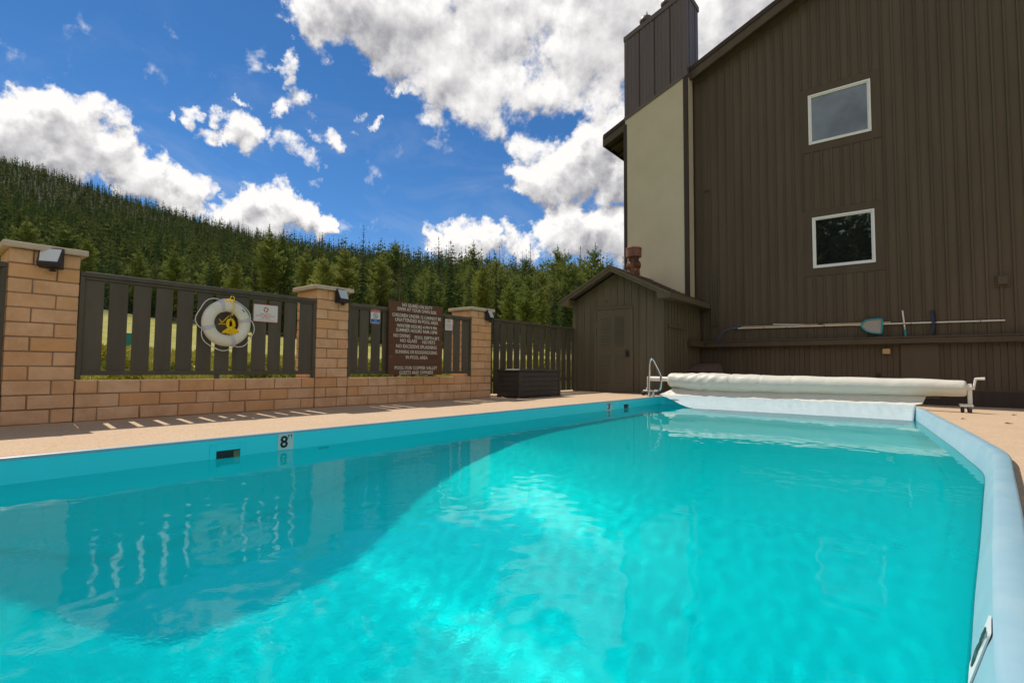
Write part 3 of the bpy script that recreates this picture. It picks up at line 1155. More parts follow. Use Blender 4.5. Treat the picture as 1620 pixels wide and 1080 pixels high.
# yellow throw rope coiled inside the ring
t = thing('throw_rope', 'coiled yellow throw rope hanging in the middle of the white ring buoy', 'rope', (BXf, BY, BZ))
mb = MB()
mb.tube([(BXf + .05, BY + .02 + .025 * math.sin(a) + .02, BZ + .305 + .03 * math.cos(a) + (.02 if math.cos(a) > 0 else 0)) for a in np.linspace(.3, 6.0, 14)], .0065, 6)
mb.tube([(BXf + .07, BY + .045, BZ + .30), (BXf + .085, BY + .05, BZ + .23), (BXf + .06, BY + .05, BZ + .14), (BXf + .03, BY + .045, BZ + .09)], .0065, 6)
mb.tube([(BXf + .058, BY - .07, BZ + .285), (BXf + .062, BY + .0, BZ + .30), (BXf + .055, BY + .045, BZ + .298)], .006, 6)
mb.build('hanging_loop', M['yellow_rope'], t, True)
mb = MB()
for k in range(9):
    w = rnd.uniform(.028, .05)
    c = BY + .045 + rnd.uniform(-.012, .012)
    mb.tube([(BXf + .012 + rnd.uniform(-.012, .02) , c + w * math.sin(a), BZ - .01 + .068 * math.cos(a)) for a in np.linspace(0, 2 * PI, 18)[:-1]], .0085, 6, closed=True)
mb.build('upper_coil', M['yellow_rope'], t, True)
mb = MB()
for k in range(11):
    s = (k - 5) / 5
    top = Vector((BXf + .02, BY + .045 + s * .014, BZ - .055))
    dy = s * .085
    x = BXf + .018 + rnd.uniform(-.012, .018)
    mb.tube([top, (x, top.y + dy * .6, BZ - .095), (x, top.y + dy, BZ - .138 + .012 * abs(s)), (x + .008, top.y + dy * 1.08 + .006, BZ - .144 + .012 * abs(s)),
             (x + .01, top.y + dy * .8 + .01, BZ - .10), (x + .004, top.y + .006, BZ - .055)], .008, 6)
mb.build('lower_coil', M['yellow_rope'], t, True)
mb = MB()
for k in range(5):
    mb.tube([(BXf + .02 + .03 * math.cos(a), BY + .045 + .024 * math.sin(a), BZ - .048 - k * .008) for a in np.linspace(0, 2 * PI, 13)[:-1]], .0055, 6, closed=True)
mb.tube([(BXf + .02, BY + .02, BZ + .10), (BXf + .0, BY - .06, BZ + .0), (BXf + .0, BY - .095, BZ + .05), (BXf, BY - .06, BZ + .02), (BXf, BY - .1, BZ - .02), (BXf, BY - .02, BZ - .01), (BXf, BY + .02, BZ - .04)], .0055, 6)
mb.build('wraps', M['yellow_rope'], t, True)
mb = MB()
mb.tube([(BXf - .06, BY + .04, BZ + .115), (BXf + .03, BY + .04, BZ + .115), (BXf + .05, BY + .04, BZ + .14)], .007, 6)
mb.tube([(BXf + .03, BY + .04, BZ + .12), (BXf + .03, BY + .04, BZ + .075)], .014, 8)
mb.build('clip', M['chrome'], t, True)

SGX = WX - .022 + .006                           # front face of the slats


def sign_plate(y0, y1, z0, z1, x, th=.004, r=.012):
    poly = []
    for cy, cz, q in ((y0 + r, z0 + r, 2), (y1 - r, z0 + r, 3), (y1 - r, z1 - r, 0), (y0 + r, z1 - r, 1)):
        for k in range(5):
            a = q * PI / 2 + k * PI / 8
            poly.append((x, cy + r * math.cos(a), cz + r * math.sin(a)))
    return MB().prism(poly, (th, 0, 0))


EY, EZ = (0, 1, 0), (0, 0, 1)
sx = SGX + .002
t = sign_plate(3.243, 3.592, 1.238, 1.486, sx).build('buoy_sign', M['sign_pink'])
tag(t, 'small white sign with red life ring emblem right of the ring buoy', 'sign')
sign_plate(3.252, 3.583, 1.247, 1.477, sx + .003, .003, .008).build('sign_face', M['sign_white'], t)
mb = MB()
c = (3.418, 1.412)
for k in range(24):
    a0, a1 = 2 * PI * k / 24, 2 * PI * (k + 1) / 24
    r0, r1 = (.020, .034)
    if (k // 3) % 2 == 0:
        r0, r1 = .017, .037
    elif k % 3 == 1:
        r0, r1 = .031, .034
    b = len(mb.v)
    mb.v += [(sx + .0065, c[0] + r * math.cos(a), c[1] + r * math.sin(a)) for a in (a0, a1) for r in (r0, r1)]
    mb.f.append((b, b + 1, b + 3, b + 2))
    mb.m.append(0)
mb.build('life_ring_emblem', M['sign_red'], t)
for txt, z, w, h in (('RING BUOY', 1.352, .150, .021), ('IS FOR EMERGENCY', 1.323, .265, .021), ('USE ONLY', 1.294, .135, .021), ('IT IS NOT A POOL TOY', 1.262, .225, .010)):
    lettering(txt, t, M['sign_red'], (sx + .0063, 3.418, z), EY, EZ, w, h, bold=.006)

t = sign_plate(5.172, 5.362, 1.352, 1.597, sx, .004, .012).build('attention_sign', M['sign_white'])
tag(t, 'small sign with red ATTENTION band, pictogram and blue band, left of the rules board', 'sign')
mb = MB()
mb.box(sx + .0042, sx + .0058, 5.178, 5.356, 1.544, 1.591)
mb.build('red_band', M['sign_red'], t)
mb = MB()
mb.box(sx + .0042, sx + .0058, 5.178, 5.356, 1.358, 1.428)
mb.build('blue_band', M['sign_blue'], t)
lettering('ATTENTION', t, M['sign_white'], (sx + .0064, 5.267, 1.567), EY, EZ, .15, .026, bold=.01)
lettering('NO', t, M['sign_white'], (sx + .0064, 5.267, 1.408), EY, EZ, .045, .022, bold=.01)
lettering('DIVING', t, M['sign_white'], (sx + .0064, 5.267, 1.375), EY, EZ, .12, .022, bold=.01)


def pictogram(cy, cz, r, x, ring_mat, parent, name='pictogram'):
    mb = MB()
    n = 28
    for k in range(n):
        a0, a1 = 2 * PI * k / n, 2 * PI * (k + 1) / n
        b = len(mb.v)
        mb.v += [(x, cy + q * math.cos(a), cz + q * math.sin(a)) for a in (a0, a1) for q in (r * .84, r)]
        mb.f.append((b, b + 1, b + 3, b + 2))
        mb.m.append(0)
    d, u = Vector((0, .7071, -.7071)), Vector((0, .7071, .7071))
    c0 = Vector((x, cy, cz))
    mb.add([c0 - d * r * .86 - u * r * .07, c0 + d * r * .86 - u * r * .07, c0 + d * r * .86 + u * r * .07, c0 - d * r * .86 + u * r * .07], [(0, 1, 2, 3)])
    mb.build(name, ring_mat, parent)
    mb = MB()
    # a small leaning figure under the bar
    mb.tube([(x - .0006, cy - r * .45, cz + r * .4), (x - .0006, cy, cz), (x - .0006, cy + r * .42, cz + r * .12)], r * .09, 5)
    mb.tube([(x - .0006, cy, cz), (x - .0006, cy - r * .1, cz - r * .5)], r * .08, 5)
    mb.build('figure', M['sign_dark'], parent)


pictogram(5.267, 1.486, .045, sx + .006, M['sign_dark'], t)
t = sign_plate(6.885, 7.080, 1.346, 1.608, sx, .004, .012).build('notice_sign', M['sign_white'])
tag(t, 'small white notice with a red crossed circle on the slats right of the rules board', 'sign')
pictogram(6.983, 1.54, .048, sx + .006, M['sign_pink'], t)
for k, (w, z) in enumerate(((.13, 1.458), (.14, 1.425), (.10, 1.392))):
    mb = MB()
    y = 6.983 - w / 2
    while y < 6.983 + w / 2:
        l = rnd.uniform(.012, .035)
        mb.box(sx + .0045, sx + .0055, y, min(y + l, 6.983 + w / 2), z - .006, z + .006)
        y += l + .007
    mb.build('faded_print', M['sign_pink'], t)

# wooden rules board: planks and white letters
BX = SGX + .075
t = thing('rules_board', 'large brown wooden board with white lettering of the pool rules', 'sign', (BX, 6.13, .49))
B0, B1, Z0, Z1 = 5.503, 6.752, .487, 1.768
zs = [Z1 - (Z1 - Z0) * f for f in (0, .148, .298, .449, .598, .75, 1.0)]
for a, b in zip(zs[1:], zs[:-1]):
    mb = MB()
    e = rnd.uniform(-.003, .003)
    mb.box(BX - .04 + e, BX + e * .3, B0 + rnd.uniform(-.003, .003), B1 + rnd.uniform(-.003, .003), a + .0015, b - .0015, .003)
    mb.build('plank', M['sign_wood'], t)
for yy in (5.72, 6.52):
    mb = MB()
    mb.box(SGX + .003, BX - .045, yy - .045, yy + .045, .47, 1.70)
    mb.build('batten', M['sign_wood'], t)
LINES = [('NO GUARD ON DUTY', .037, 357), ('SWIM AT YOUR OWN RISK', .097, 465), ('CHILDREN UNDER 12 CANNOT BE', .183, 573),
         ('UNATTENDED IN POOL AREA', .246, 505), ('WINTER HOURS 4 PM 9 PM', .325, 470), ('SUMMER HOURS 9AM-10PM', .386, 482),
         ('NO EXCESSIVE SPLASHING', .606, 475),
         ('RUNNING OR ROUGHHOUSING', .682, 485), ('IN POOL AREA', .756, 255), ('POOL FOR COPPER VALLEY', .902, 497), ('GUESTS AND OWNERS', .967, 395)]
for txt, f, w in LINES:
    lettering(txt, t, M['letter_white'], (BX + .0035, 6.128, Z1 - (Z1 - Z0) * f), EY, EZ, w * 1.25 / 627, .058, bold=.016)

for txt, f, xa, xb in (('NO DIVING', .463, 440, 625), ('POOL DEPTH 8FT.', .474, 678, 987), ('NO GLASS', .528, 515, 705), ('NO PETS', .536, 770, 925)):
    lettering(txt, t, M['letter_white'], (BX + .0035, 5.503 + ((xa + xb) / 2 - 395) * 1.25 / 627, Z1 - (Z1 - Z0) * f), EY, EZ, (xb - xa) * 1.25 / 627, .058, bold=.016)

# floodlights on the pillars
def floodlight(yc, zc, yaw, label):
    t = thing('wall_lamp', label, 'wall lamp', (WX, yc, zc), 'solar wall lamps on the pillars')
    ca, sa = math.cos(yaw), math.sin(yaw)

    def P(d, s, z):
        return (WX + .015 + d * ca - s * sa, yc + d * sa + s * ca, zc + z)
    w = .095
    prof = [(0, -.115), (.10, -.10), (.118, -.065), (.045, .105), (0, .105)]
    mb = MB()
    mb.add([P(d, -w, z) for d, z in prof] + [P(d, w, z) for d, z in prof],
           [(0, 1, 2, 3, 4), (9, 8, 7, 6, 5)] + [(i, i + 5, (i + 1) % 5 + 5, (i + 1) % 5) for i in range(5)])
    mb.build('housing', M['black_plastic'], t)
    mb = MB()
    a, b = Vector((.118, -.065)), Vector((.045, .105))
    nrm_ = Vector((.17, .073)).normalized() * .003
    e0, e1 = a.lerp(b, .10) + nrm_, a.lerp(b, .93) + nrm_
    q = [P(e0.x, -w * .80, e0.y), P(e0.x, w * .80, e0.y), P(e1.x, w * .93, e1.y), P(e1.x, -w * .93, e1.y)]
    mb.add(q, [(0, 1, 2, 3)])
    mb.build('lens', M['lens'], t)
    mb = MB()
    mb.box(WX - .001, WX + .02, yc - .05, yc + .05, zc - .03, zc + .05)
    mb.build('bracket', M['black_plastic'], t)
    mb = MB()
    mb.tube([P(.05 + .024 * math.cos(k), .02 + .024 * math.sin(k), -.135) for k in np.linspace(0, 2 * PI, 13)[:-1]], .009, 6, closed=True)
    mb.tube([P(.05, .02, -.112), P(.05, .02, -.138)], .014, 8)
    mb.build('sensor_ring', M['black_plastic'], t, True)
    mb = MB()
    mb.box(WX + .0, WX + .045, yc - .12, yc + .04, zc + .117, zc + .124)
    mb.build('cover_flap', M['cap'], t)


floodlight(1.135, 1.742, R(-28), 'black solar wall lamp on the leftmost pillar')
floodlight(4.565, 1.735, R(8), 'black solar wall lamp on the pillar right of the ring buoy fence')
floodlight(8.09, 1.73, R(12), 'black solar wall lamp on the pillar nearest the storage box')

# storage box
t = thing('storage_box', 'black-brown resin storage box standing against the tall fence', 'storage box', (-6.8, 9.05, 0))
x0, x1, y0, y1 = -7.08, -6.47, 8.30, 9.83
mb = MB()
mb.box(x0 + .02, x1 - .02, y0 + .02, y1 - .02, .02, .55)
mb.build('body', M['box_plastic'], t)
for yy in (y0, y1 - .07):
    for xx in (x0, x1 - .07):
        mb = MB()
        mb.box(xx, xx + .07, yy, yy + .07, 0, .555, .008)
        mb.build('corner_post', M['box_plastic'], t)
for k in range(5):
    mb = MB()
    z = .035 + k * .103
    mb.box(x1 - .021, x1 - .008, y0 + .072, y1 - .072, z, z + .097, .004)
    mb.build('front_board', M['box_plastic'], t)
    mb = MB()
    mb.box(x0 + .072, x1 - .072, y0 + .008, y0 + .021, z, z + .097, .004)
    mb.build('end_board', M['box_plastic'], t)
mb = MB()
mb.box(x0 - .015, x1 + .02, y0 - .02, y1 + .02, .556, .592, .008)
mb.box(x0 + .03, x1 - .03, y0 + .03, y1 - .03, .591, .603, .006)
mb.build('lid', M['box_plastic'], t)

# ================================================================== pump shed
YF = 12.30                                       # front wall
SX0, SX1 = -7.66, -5.045
SHED_BACK = 14.99
AX, AZ = -6.36, 3.27                             # ridge
SLOPE = .515
t = thing('pump_shed', 'small olive brown shed with gabled roof and louvred door beside the cream chimney', 'shed', (-6.35, 12.3, 0))
under = lambda x: AZ - .10 - SLOPE * abs(x - AX)
mb = MB()
mb.prism([(SX0, YF, -.25), (SX1, YF, -.25), (SX1, YF, under(SX1)), (AX, YF, under(AX)), (SX0, YF, under(SX0))], (0, .1, 0))
mb.build('front_wall', M['shed_brown'], t)
mb = MB()
mb.box(SX1 - .1, SX1 - .001, YF + .101, SHED_BACK, -.25, under(SX1) + .03)
mb.build('side_wall', M['shed_brown'], t)
mb = MB()
mb.box(SX0 + .001, SX0 + .1, YF + .101, SHED_BACK, -.25, under(SX0) + .03)
mb.build('side_wall', M['shed_brown'], t)


def board(parent, mesh_cache, dims, loc, mt, name='batten'):
    key = tuple(round(d, 2) for d in dims) + (mt.name, name)
    if key not in mesh_cache:
        mb = MB()
        a, b, c = (d / 2 for d in key[:3])
        mb.box(-a, a, -b, b, -c, c, min(.003, min(a, b, c) * .5))
        mesh_cache[key] = mb.mesh(name, mt)
    o = place(name, mesh_cache[key], parent)
    o.location = Vector(loc)
    return o


_bc = {}
DX0, DX1, DZ = -6.915, -5.925, 2.20
k = 0
x = SX0 + .12
while x < SX1 - .08:
    z0, z1 = .01, under(x) - .03
    if DX0 - .10 < x < DX1 + .10:
        z0 = DZ + .10
    h = round(z1 - z0, 2)
    board(t, _bc, (.04, .02, h), (x, YF - .010, z0 + h / 2), M['shed_brown'])
    x += .203
y = YF + .14
while y < SHED_BACK - .05:
    h = round(under(SX1) - .02, 2)
    board(t, _bc, (.02, .04, h), (SX1 + .010, y, .01 + h / 2), M['shed_brown'])
    y += .203
mb = MB()
mb.box(SX1 - .1, SX1 + .022, YF - .022, YF - .001, -.05, under(SX1) - .01, .003)
mb.box(SX1 + .001, SX1 + .022, YF + .0, YF + .08, -.05, under(SX1) - .01, .003)
mb.build('corner_board', M['shed_brown'], t)
mb = MB()
mb.box(SX0 - .02, SX0 + .08, YF - .022, YF - .001, -.05, under(SX0) - .01, .003)
mb.build('corner_board', M['shed_brown'], t)
# peg rail on the side wall
mb = MB()
mb.box(SX1 + .021, SX1 + .05, 12.55, 13.75, 1.70, 1.74)
for yy in np.linspace(12.6, 13.7, 6):
    mb.tube([(SX1 + .045, yy, 1.73), (SX1 + .11, yy, 1.76)], .009, 6)
mb.build('peg_rail', M['shed_brown'], t)

# door
d = MB()
d.box(DX0, DX1, YF - .038, YF - .002, .015, DZ, .004)
dr = d.build('door', M['shed_brown'], t)
for cx0, cx1 in ((DX0 + .13, -6.49), (-6.36, DX1 - .17)):
    for z0, z1 in ((1.22, 2.02), (.25, 1.08)):
        mb = MB()
        n = int((z1 - z0) / .04)
        for q in range(n):
            z = z0 + q * .04
            mb.add([(cx0, YF - .041, z + .034), (cx1, YF - .041, z + .034), (cx1, YF - .052, z + .006), (cx0, YF - .052, z + .006),
                    (cx0, YF - .0385, z + .004), (cx1, YF - .0385, z + .004)], [(0, 1, 2, 3), (3, 2, 5, 4), (0, 3, 4), (1, 5, 2)])
        mb.build('louvre', M['shed_brown'], dr)
mb = MB()
mb.box(-6.045, -5.955, YF - .065, YF - .039, .94, 1.09, .01)
mb.tube([(-6.0, YF - .065, 1.01), (-6.0, YF - .10, 1.01)], .02, 8)
mb.tube([(-6.03, YF - .1, 1.045), (-6.03, YF - .085, 1.12), (-5.97, YF - .085, 1.12), (-5.97, YF - .1, 1.045)], .008, 6)
mb.build('lock_box', M['black_plastic'], dr)
for z in (.35, 1.75):
    mb = MB()
    mb.tube([(DX0 + .004, YF - .045, z), (DX0 + .004, YF - .045, z + .1)], .009, 6)
    mb.build('hinge', M['chrome'], dr)
for nm, bx in (('door_frame', (DX0 - .075, DX0 - .004, .0, DZ + .004)), ('door_frame', (DX1 + .004, DX1 + .075, .0, DZ + .004)), ('door_head', (DX0 - .075, DX1 + .075, DZ + .005, DZ + .08))):
    mb = MB()
    mb.box(bx[0], bx[1], YF - .05, YF - .001, bx[2], bx[3], .004)
    mb.build(nm, M['shed_brown'], t)
mb = MB()
mb.tube([(-6.62, YF - .004, 2.44), (-6.62, YF - .045, 2.44), (-6.62, YF - .045, 2.41)], .016, 6)
mb.build('hook', M['rust'], t)

# roof: two slopes, layered edge boards, shingle courses
RY0, RY1 = 11.98, 14.99
EX0, EX1 = -7.94, -4.76
top = lambda x: AZ + .045 - SLOPE * abs(x - AX)
for ex, nm in ((EX0, 'roof_slope'), (EX1, 'roof_slope')):
    mb = MB()
    mb.prism([(AX, RY0 + .03, top(AX) - .06), (ex, RY0 + .03, top(ex) - .06), (ex, RY0 + .03, top(ex)), (AX, RY0 + .03, top(AX))], (0, RY1 - RY0 - .03, 0))
    rf_o = mb.build(nm, M['roof'], t)
    sh = MB()
    s = 1 if ex > AX else -1
    L = abs(ex - AX)
    nc = 12
    for q in range(nc):
        xa, xb = AX + s * L * q / nc, AX + s * L * (q + 1) / nc
        y = RY0 + .03
        while y < RY1 - .01:
            w = min(rnd.uniform(.18, .33), RY1 - y)
            lift = .010 + rnd.uniform(0, .006)
            sh.add([(xa, y, top(xa) + .002), (xa, y + w - .006, top(xa) + .002), (xb + s * .01, y + w - .006, top(xb) + lift), (xb + s * .01, y, top(xb) + lift),
                    (xb + s * .01, y, top(xb) + .001), (xb + s * .01, y + w - .006, top(xb) + .001)], [(0, 1, 2, 3), (3, 2, 5, 4)])
            y += w
    so = sh.build('shingles', M['roof'], t)
    so['kind'] = 'stuff'
    # raking fascia in two layers
    mb = MB()
    mb.prism([(AX, RY0 + .001, top(AX) - .13), (ex, RY0 + .001, top(ex) - .13), (ex, RY0 + .001, top(ex) - .005), (AX, RY0 + .001, top(AX) - .005)], (0, .028, 0))
    mb.build('rake_board', M['shed_brown'], t)
    mb = MB()
    mb.prism([(AX, RY0 - .022, top(AX) - .05), (ex, RY0 - .022, top(ex) - .05), (ex, RY0 - .022, top(ex) + .008), (AX, RY0 - .022, top(AX) + .008)], (0, .022, 0))
    mb.build('drip_edge', M['shed_brown'], t)
    # eave fascia and soffit
    mb = MB()
    mb.box(min(ex, ex + s * .02), max(ex, ex + s * .02), RY0 - .022, RY1, top(ex) - .125, top(ex) - .003, .003)
    mb.build('eave_board', M['shed_brown'], t)
    wall_x = SX1 + .001 if s > 0 else SX0 - .001
    mb = MB()
    mb.box(min(wall_x, ex - s * .002), max(wall_x, ex - s * .002), RY0 + .002, RY1, top(ex) - .128, top(ex) - .112)
    mb.build('soffit', M['shed_brown'], t)
    mb = MB()
    mb.prism([(wall_x - s * .03, RY0 + .003, top(ex) - .127), (ex - s * .002, RY0 + .003, top(ex) - .127), (ex - s * .002, RY0 + .003, top(ex) - .08), (wall_x - s * .03, RY0 + .003, top(wall_x) - .10)], (0, .31, 0))
    mb.build('eave_return', M['shed_brown'], t)
for s in (-1, 1):
    mb = MB()
    mb.prism([(AX, RY0 - .03, top(AX) + .004), (AX + s * .13, RY0 - .03, top(AX + .13) + .014), (AX + s * .13, RY0 - .03, top(AX + .13) + .03), (AX, RY0 - .03, top(AX) + .03)], (0, RY1 - RY0, 0))
    mb.build('ridge_cap', M['roof'], t)

fp = MB()
fx, fy = -6.26, 13.2
fz = top(fx)
fp.lathe([(.20, -.12), (.175, .02), (.15, .22), (.15, .30)], fx, fy, 22, fz)
flue = fp.build('flue_pipe', M['rust'], t, 50, label='rusty flue pipe with a red-brown cap')
mb = MB()
mb.lathe([(.15, .14), (.195, .19), (.20, .27), (.185, .33), (.15, .37)], fx, fy, 22, fz)
mb.build('flue_collar', M['rust'], flue, 50)
mb = MB()
mb.lathe([(.14, .36), (.145, .46), (.16, .50)], fx, fy, 22, fz)
mb.build('flue_neck', M['rust'], flue, 50)
mb = MB()
mb.lathe([(.17, .48), (.215, .485), (.218, .70), (.224, .705), (.224, .735), (.20, .75)], fx, fy, 22, fz)
mb.box(fx + .09, fx + .11, fy - .235, fy - .2, fz + .49, fz + .74)
mb.build('flue_cap', M['flue_cap'], flue, 40)

# ================================================================== apartment building
W = 15.0
bt = thing('apartment_building', 'dark brown board and batten building with two windows and a cream chimney chase', 'building', (0, 15, 0))
RK = .43
rake = lambda x: 9.30 + RK * (x + 5.12) if x < 1.5 else 9.30 + RK * (1.5 + 5.12) - RK * (x - 1.5)
BX0, BX1 = -7.18, 10.0
WIN = [(-2.146, -.83, 3.233, 4.545), (-2.18, -.838, 6.468, 7.782)]
LEDGE = 1.42
# wall shell with openings for the windows
mb = MB()
xs = [BX0, -2.163, -.834, BX1]
mb.prism([(BX0, W, -.3), (xs[1], W, -.3), (xs[1], W, rake(xs[1])), (BX0, W, rake(BX0))], (0, .2, 0))
mb.prism([(xs[2], W, -.3), (BX1, W, -.3), (BX1, W, rake(BX1)), (1.5, W, rake(1.5)), (xs[2], W, rake(xs[2]))], (0, .2, 0))
for z0, z1 in ((-.3, WIN[0][2] + .03), (WIN[0][3] - .03, WIN[1][2] + .03)):
    mb.box(xs[1] + .0005, xs[2] - .0005, W, W + .2, z0, z1)
mb.prism([(xs[1] + .0005, W, WIN[1][3] - .03), (xs[2] - .0005, W, WIN[1][3] - .03), (xs[2] - .0005, W, rake(xs[2])), (xs[1] + .0005, W, rake(xs[1]))], (0, .2, 0))
mb.build('gable_wall', M['brown'], bt)
mb = MB()
mb.box(BX0, BX0 + .2, W + .2, W + 9, -.3, rake(BX0))
mb.build('side_wall', M['brown'], bt)
mb = MB()
mb.box(BX0 + .2, BX1, W + .6, W + .7, -.3, 9)
mb.build('inner_wall', M['sign_dark'], bt)
# roof with deep raking edge
for (xa, xb) in ((-8.0, 1.5), (1.5, 10.8)):
    mb = MB()
    mb.prism([(xa, W - .30, rake(xa) + .02), (xb, W - .30, rake(xb) + .02), (xb, W - .30, rake(xb) + .20), (xa, W - .30, rake(xa) + .20)], (0, 9.6, 0))
    mb.build('roof_slope', M['roof'], bt)
    mb = MB()
    mb.prism([(xa, W - .335, rake(xa) - .16), (xb, W - .335, rake(xb) - .16), (xb, W - .335, rake(xb) + .185), (xa, W - .335, rake(xa) + .185)], (0, .033, 0))
    mb.build('rake_board', M['brown'], bt)
    mb = MB()
    mb.prism([(xa, W - .365, rake(xa) + .09), (xb, W - .365, rake(xb) + .09), (xb, W - .365, rake(xb) + .215), (xa, W - .365, rake(xa) + .215)], (0, .029, 0))
    mb.build('drip_edge', M['brown_dark'], bt)
    mb = MB()
    mb.prism([(max(xa, BX0), W - .03, rake(max(xa, BX0)) - .22), (min(xb, BX1), W - .03, rake(min(xb, BX1)) - .22), (min(xb, BX1), W - .03, rake(min(xb, BX1)) + .01), (max(xa, BX0), W - .03, rake(max(xa, BX0)) + .01)], (0, .028, 0))
    mb.build('frieze_board', M['brown'], bt)
mb = MB()
mb.prism([(-8.0, W - .335, rake(-8.0) - .16), (-8.0, W - .335, rake(-8.0) + .18), (-8.03, W - .335, rake(-8.0) + .18), (-8.03, W - .335, rake(-8.0) - .16)], (0, 9.6, 0))
mb.build('eave_board', M['brown_dark'], bt)
mb = MB()
mb.prism([(-7.99, W - .30, rake(-7.99) - .06), (BX0 - .002, W - .30, rake(BX0) - .06), (BX0 - .002, W - .30, rake(BX0) + .015), (-7.99, W - .30, rake(-7.99) + .015)], (0, 9.3, 0))
for q in range(5):
    mb.prism([(-7.97, W + .1 + q * .6, rake(-7.97) - .14), (BX0 - .003, W + .1 + q * .6, rake(BX0) - .14), (BX0 - .003, W + .1 + q * .6, rake(BX0) - .061), (-7.97, W + .1 + q * .6, rake(-7.97) - .061)], (0, .09, 0))
mb.build('soffit', M['brown_dark'], bt)

# battens on the gable wall, cut by the windows and their boards
_bb = {}
TR = .20                                        # width of the flat boards round a window
x = -4.93
while x < 6.6:
    ztop = rake(x) - .235
    segs = [(LEDGE + .005, ztop)]
    for (a, b, c, d_) in WIN:
        if a - TR - .02 < x < b + TR + .02:
            out = []
            for s0, s1 in segs:
                if s0 < c - TR and d_ + TR < s1:
                    out += [(s0, c - TR), (d_ + TR, s1)]
                else:
                    out.append((s0, s1))
            segs = out
    for s0, s1 in segs:
        h = round(s1 - s0 - .004, 2)
        board(bt, _bb, (.036, .030, h), (x, W - .015, (s0 + s1) / 2), M['brown'])
    x += .216
# windows
for (a, b, c, d_) in WIN:
    trim = MB()
    trim.box(a - TR, a - .003, W - .016, W - .001, c - TR + .003, d_ + TR - .003)
    trim.box(b + .003, b + TR, W - .016, W - .001, c - TR + .003, d_ + TR - .003)
    trim.box(a - .002, b + .002, W - .0155, W - .001, c - TR, c - .003)
    trim.box(a - .002, b + .002, W - .0155, W - .001, d_ + .003, d_ + TR)
    trim.build('window_surround', M['brown'], bt)
    fr = MB()
    e = .045
    fr.box(a, a + e, W - .035, W + .08, c, d_, .004)
    fr.box(b - e, b, W - .035, W + .08, c, d_, .004)
    fr.box(a + e, b - e, W - .034, W + .08, c, c + e, .004)
    fr.box(a + e, b - e, W - .034, W + .08, d_ - e, d_, .004)
    f = fr.build('window', M['window_white'], bt)
    fr = MB()
    e2 = .03
    a2, b2, c2, d2 = a + e, b - e, c + e, d_ - e
    fr.box(a2, a2 + e2, W - .015, W + .06, c2, d2, .003)
    fr.box(b2 - e2, b2, W - .015, W + .06, c2, d2, .003)
    fr.box(a2 + e2, b2 - e2, W - .014, W + .06, c2, c2 + e2, .003)
    fr.box(a2 + e2, b2 - e2, W - .014, W + .06, d2 - e2, d2, .003)
    fr.build('sash', M['window_white'], f)
    gl_ = MB()
    gl_.box(a2 + e2 - .005, b2 - e2 + .005, W + .012, W + .018, c2 + e2 - .005, d2 - e2 + .005)
    gl_.build('pane', M['glass'], f)

# ledge at head height and siding boards below it
mb = MB()
mb.box(-5.02, 9.0, W - .20, W - .001, LEDGE - .035, LEDGE, .006)
mb.build('ledge', M['brown'], bt)
mb = MB()
mb.box(-5.02, 9.0, W - .185, W - .15, LEDGE - .165, LEDGE - .037, .006)
mb.build('ledge_face', M['brown'], bt)
mb = MB()
mb.box(SX1 + .024, SX1 + .05 + .12, 13.95, W - .201, LEDGE - .165, LEDGE - .002, .006)
mb.build('ledge_return', M['brown'], bt)
mb = MB()
mb.box(-4.95, 9.0, W - .15, W - .001, LEDGE - .075, LEDGE - .037)
mb.build('ledge_bearer', M['brown_dark'], bt)
x = -5.02
while x < 6.4:
    if not (-.42 < x < .27):
        board(bt, _bb, (.11, .02, 1.1), (x + .057, W - .0125, .22 + .55), M['brown'], 'siding_board')
    x += .1145
mb = MB()
mb.box(-.41, .275, W - .06, W - .001, .0, LEDGE - .17, .004)
mb.build('flush_panel', M['brown'], bt)
mb = MB()
mb.box(-5.02, 9, W - .045, W - .001, -.3, .195)
mb.build('plinth', M['brown_dark'], bt)
mb = MB()
mb.box(-5.02, 9, W - .034, W - .0235, .197, .235)
mb.build('base_strip', M['brown'], bt)
# vent box, small lamp, round vent, conduit
mb = MB()
mb.box(1.245, 1.47, W - .035, W - .002, 2.43, 2.69, .004)
mb.box(1.275, 1.435, W - .09, W - .034, 2.475, 2.66, .006)
mb.build('vent_box', M['brown'], bt)
mb = MB()
mb.box(-.755, -.60, W - .11, W - .024, 1.02, 1.15, .015)
mb.build('small_lamp', M['beige'], bt)
mb = MB()
mb.tube([(-.84, W - .022, .525), (-.84, W - .05, .525)], .045, 12)
mb.build('round_vent', M['sign_dark'], bt)
mb = MB()
mb.tube([(-4.88, W - .03, 5.83), (-4.70, W - .03, 5.83), (-4.70, W - .035, 5.80), (-4.70, W - .035, 2.27), (-5.0, W - .035, 2.27)], .018, 8)
mb.tube([(-4.70, W - .035, 2.27), (-4.70, W - .035, 1.86), (-4.60, W - .035, 1.86), (-4.55, W - .035, 1.9), (-4.55, W - .035, 3.4)], .018, 8)
mb.build('conduit', M['brown'], bt, True)

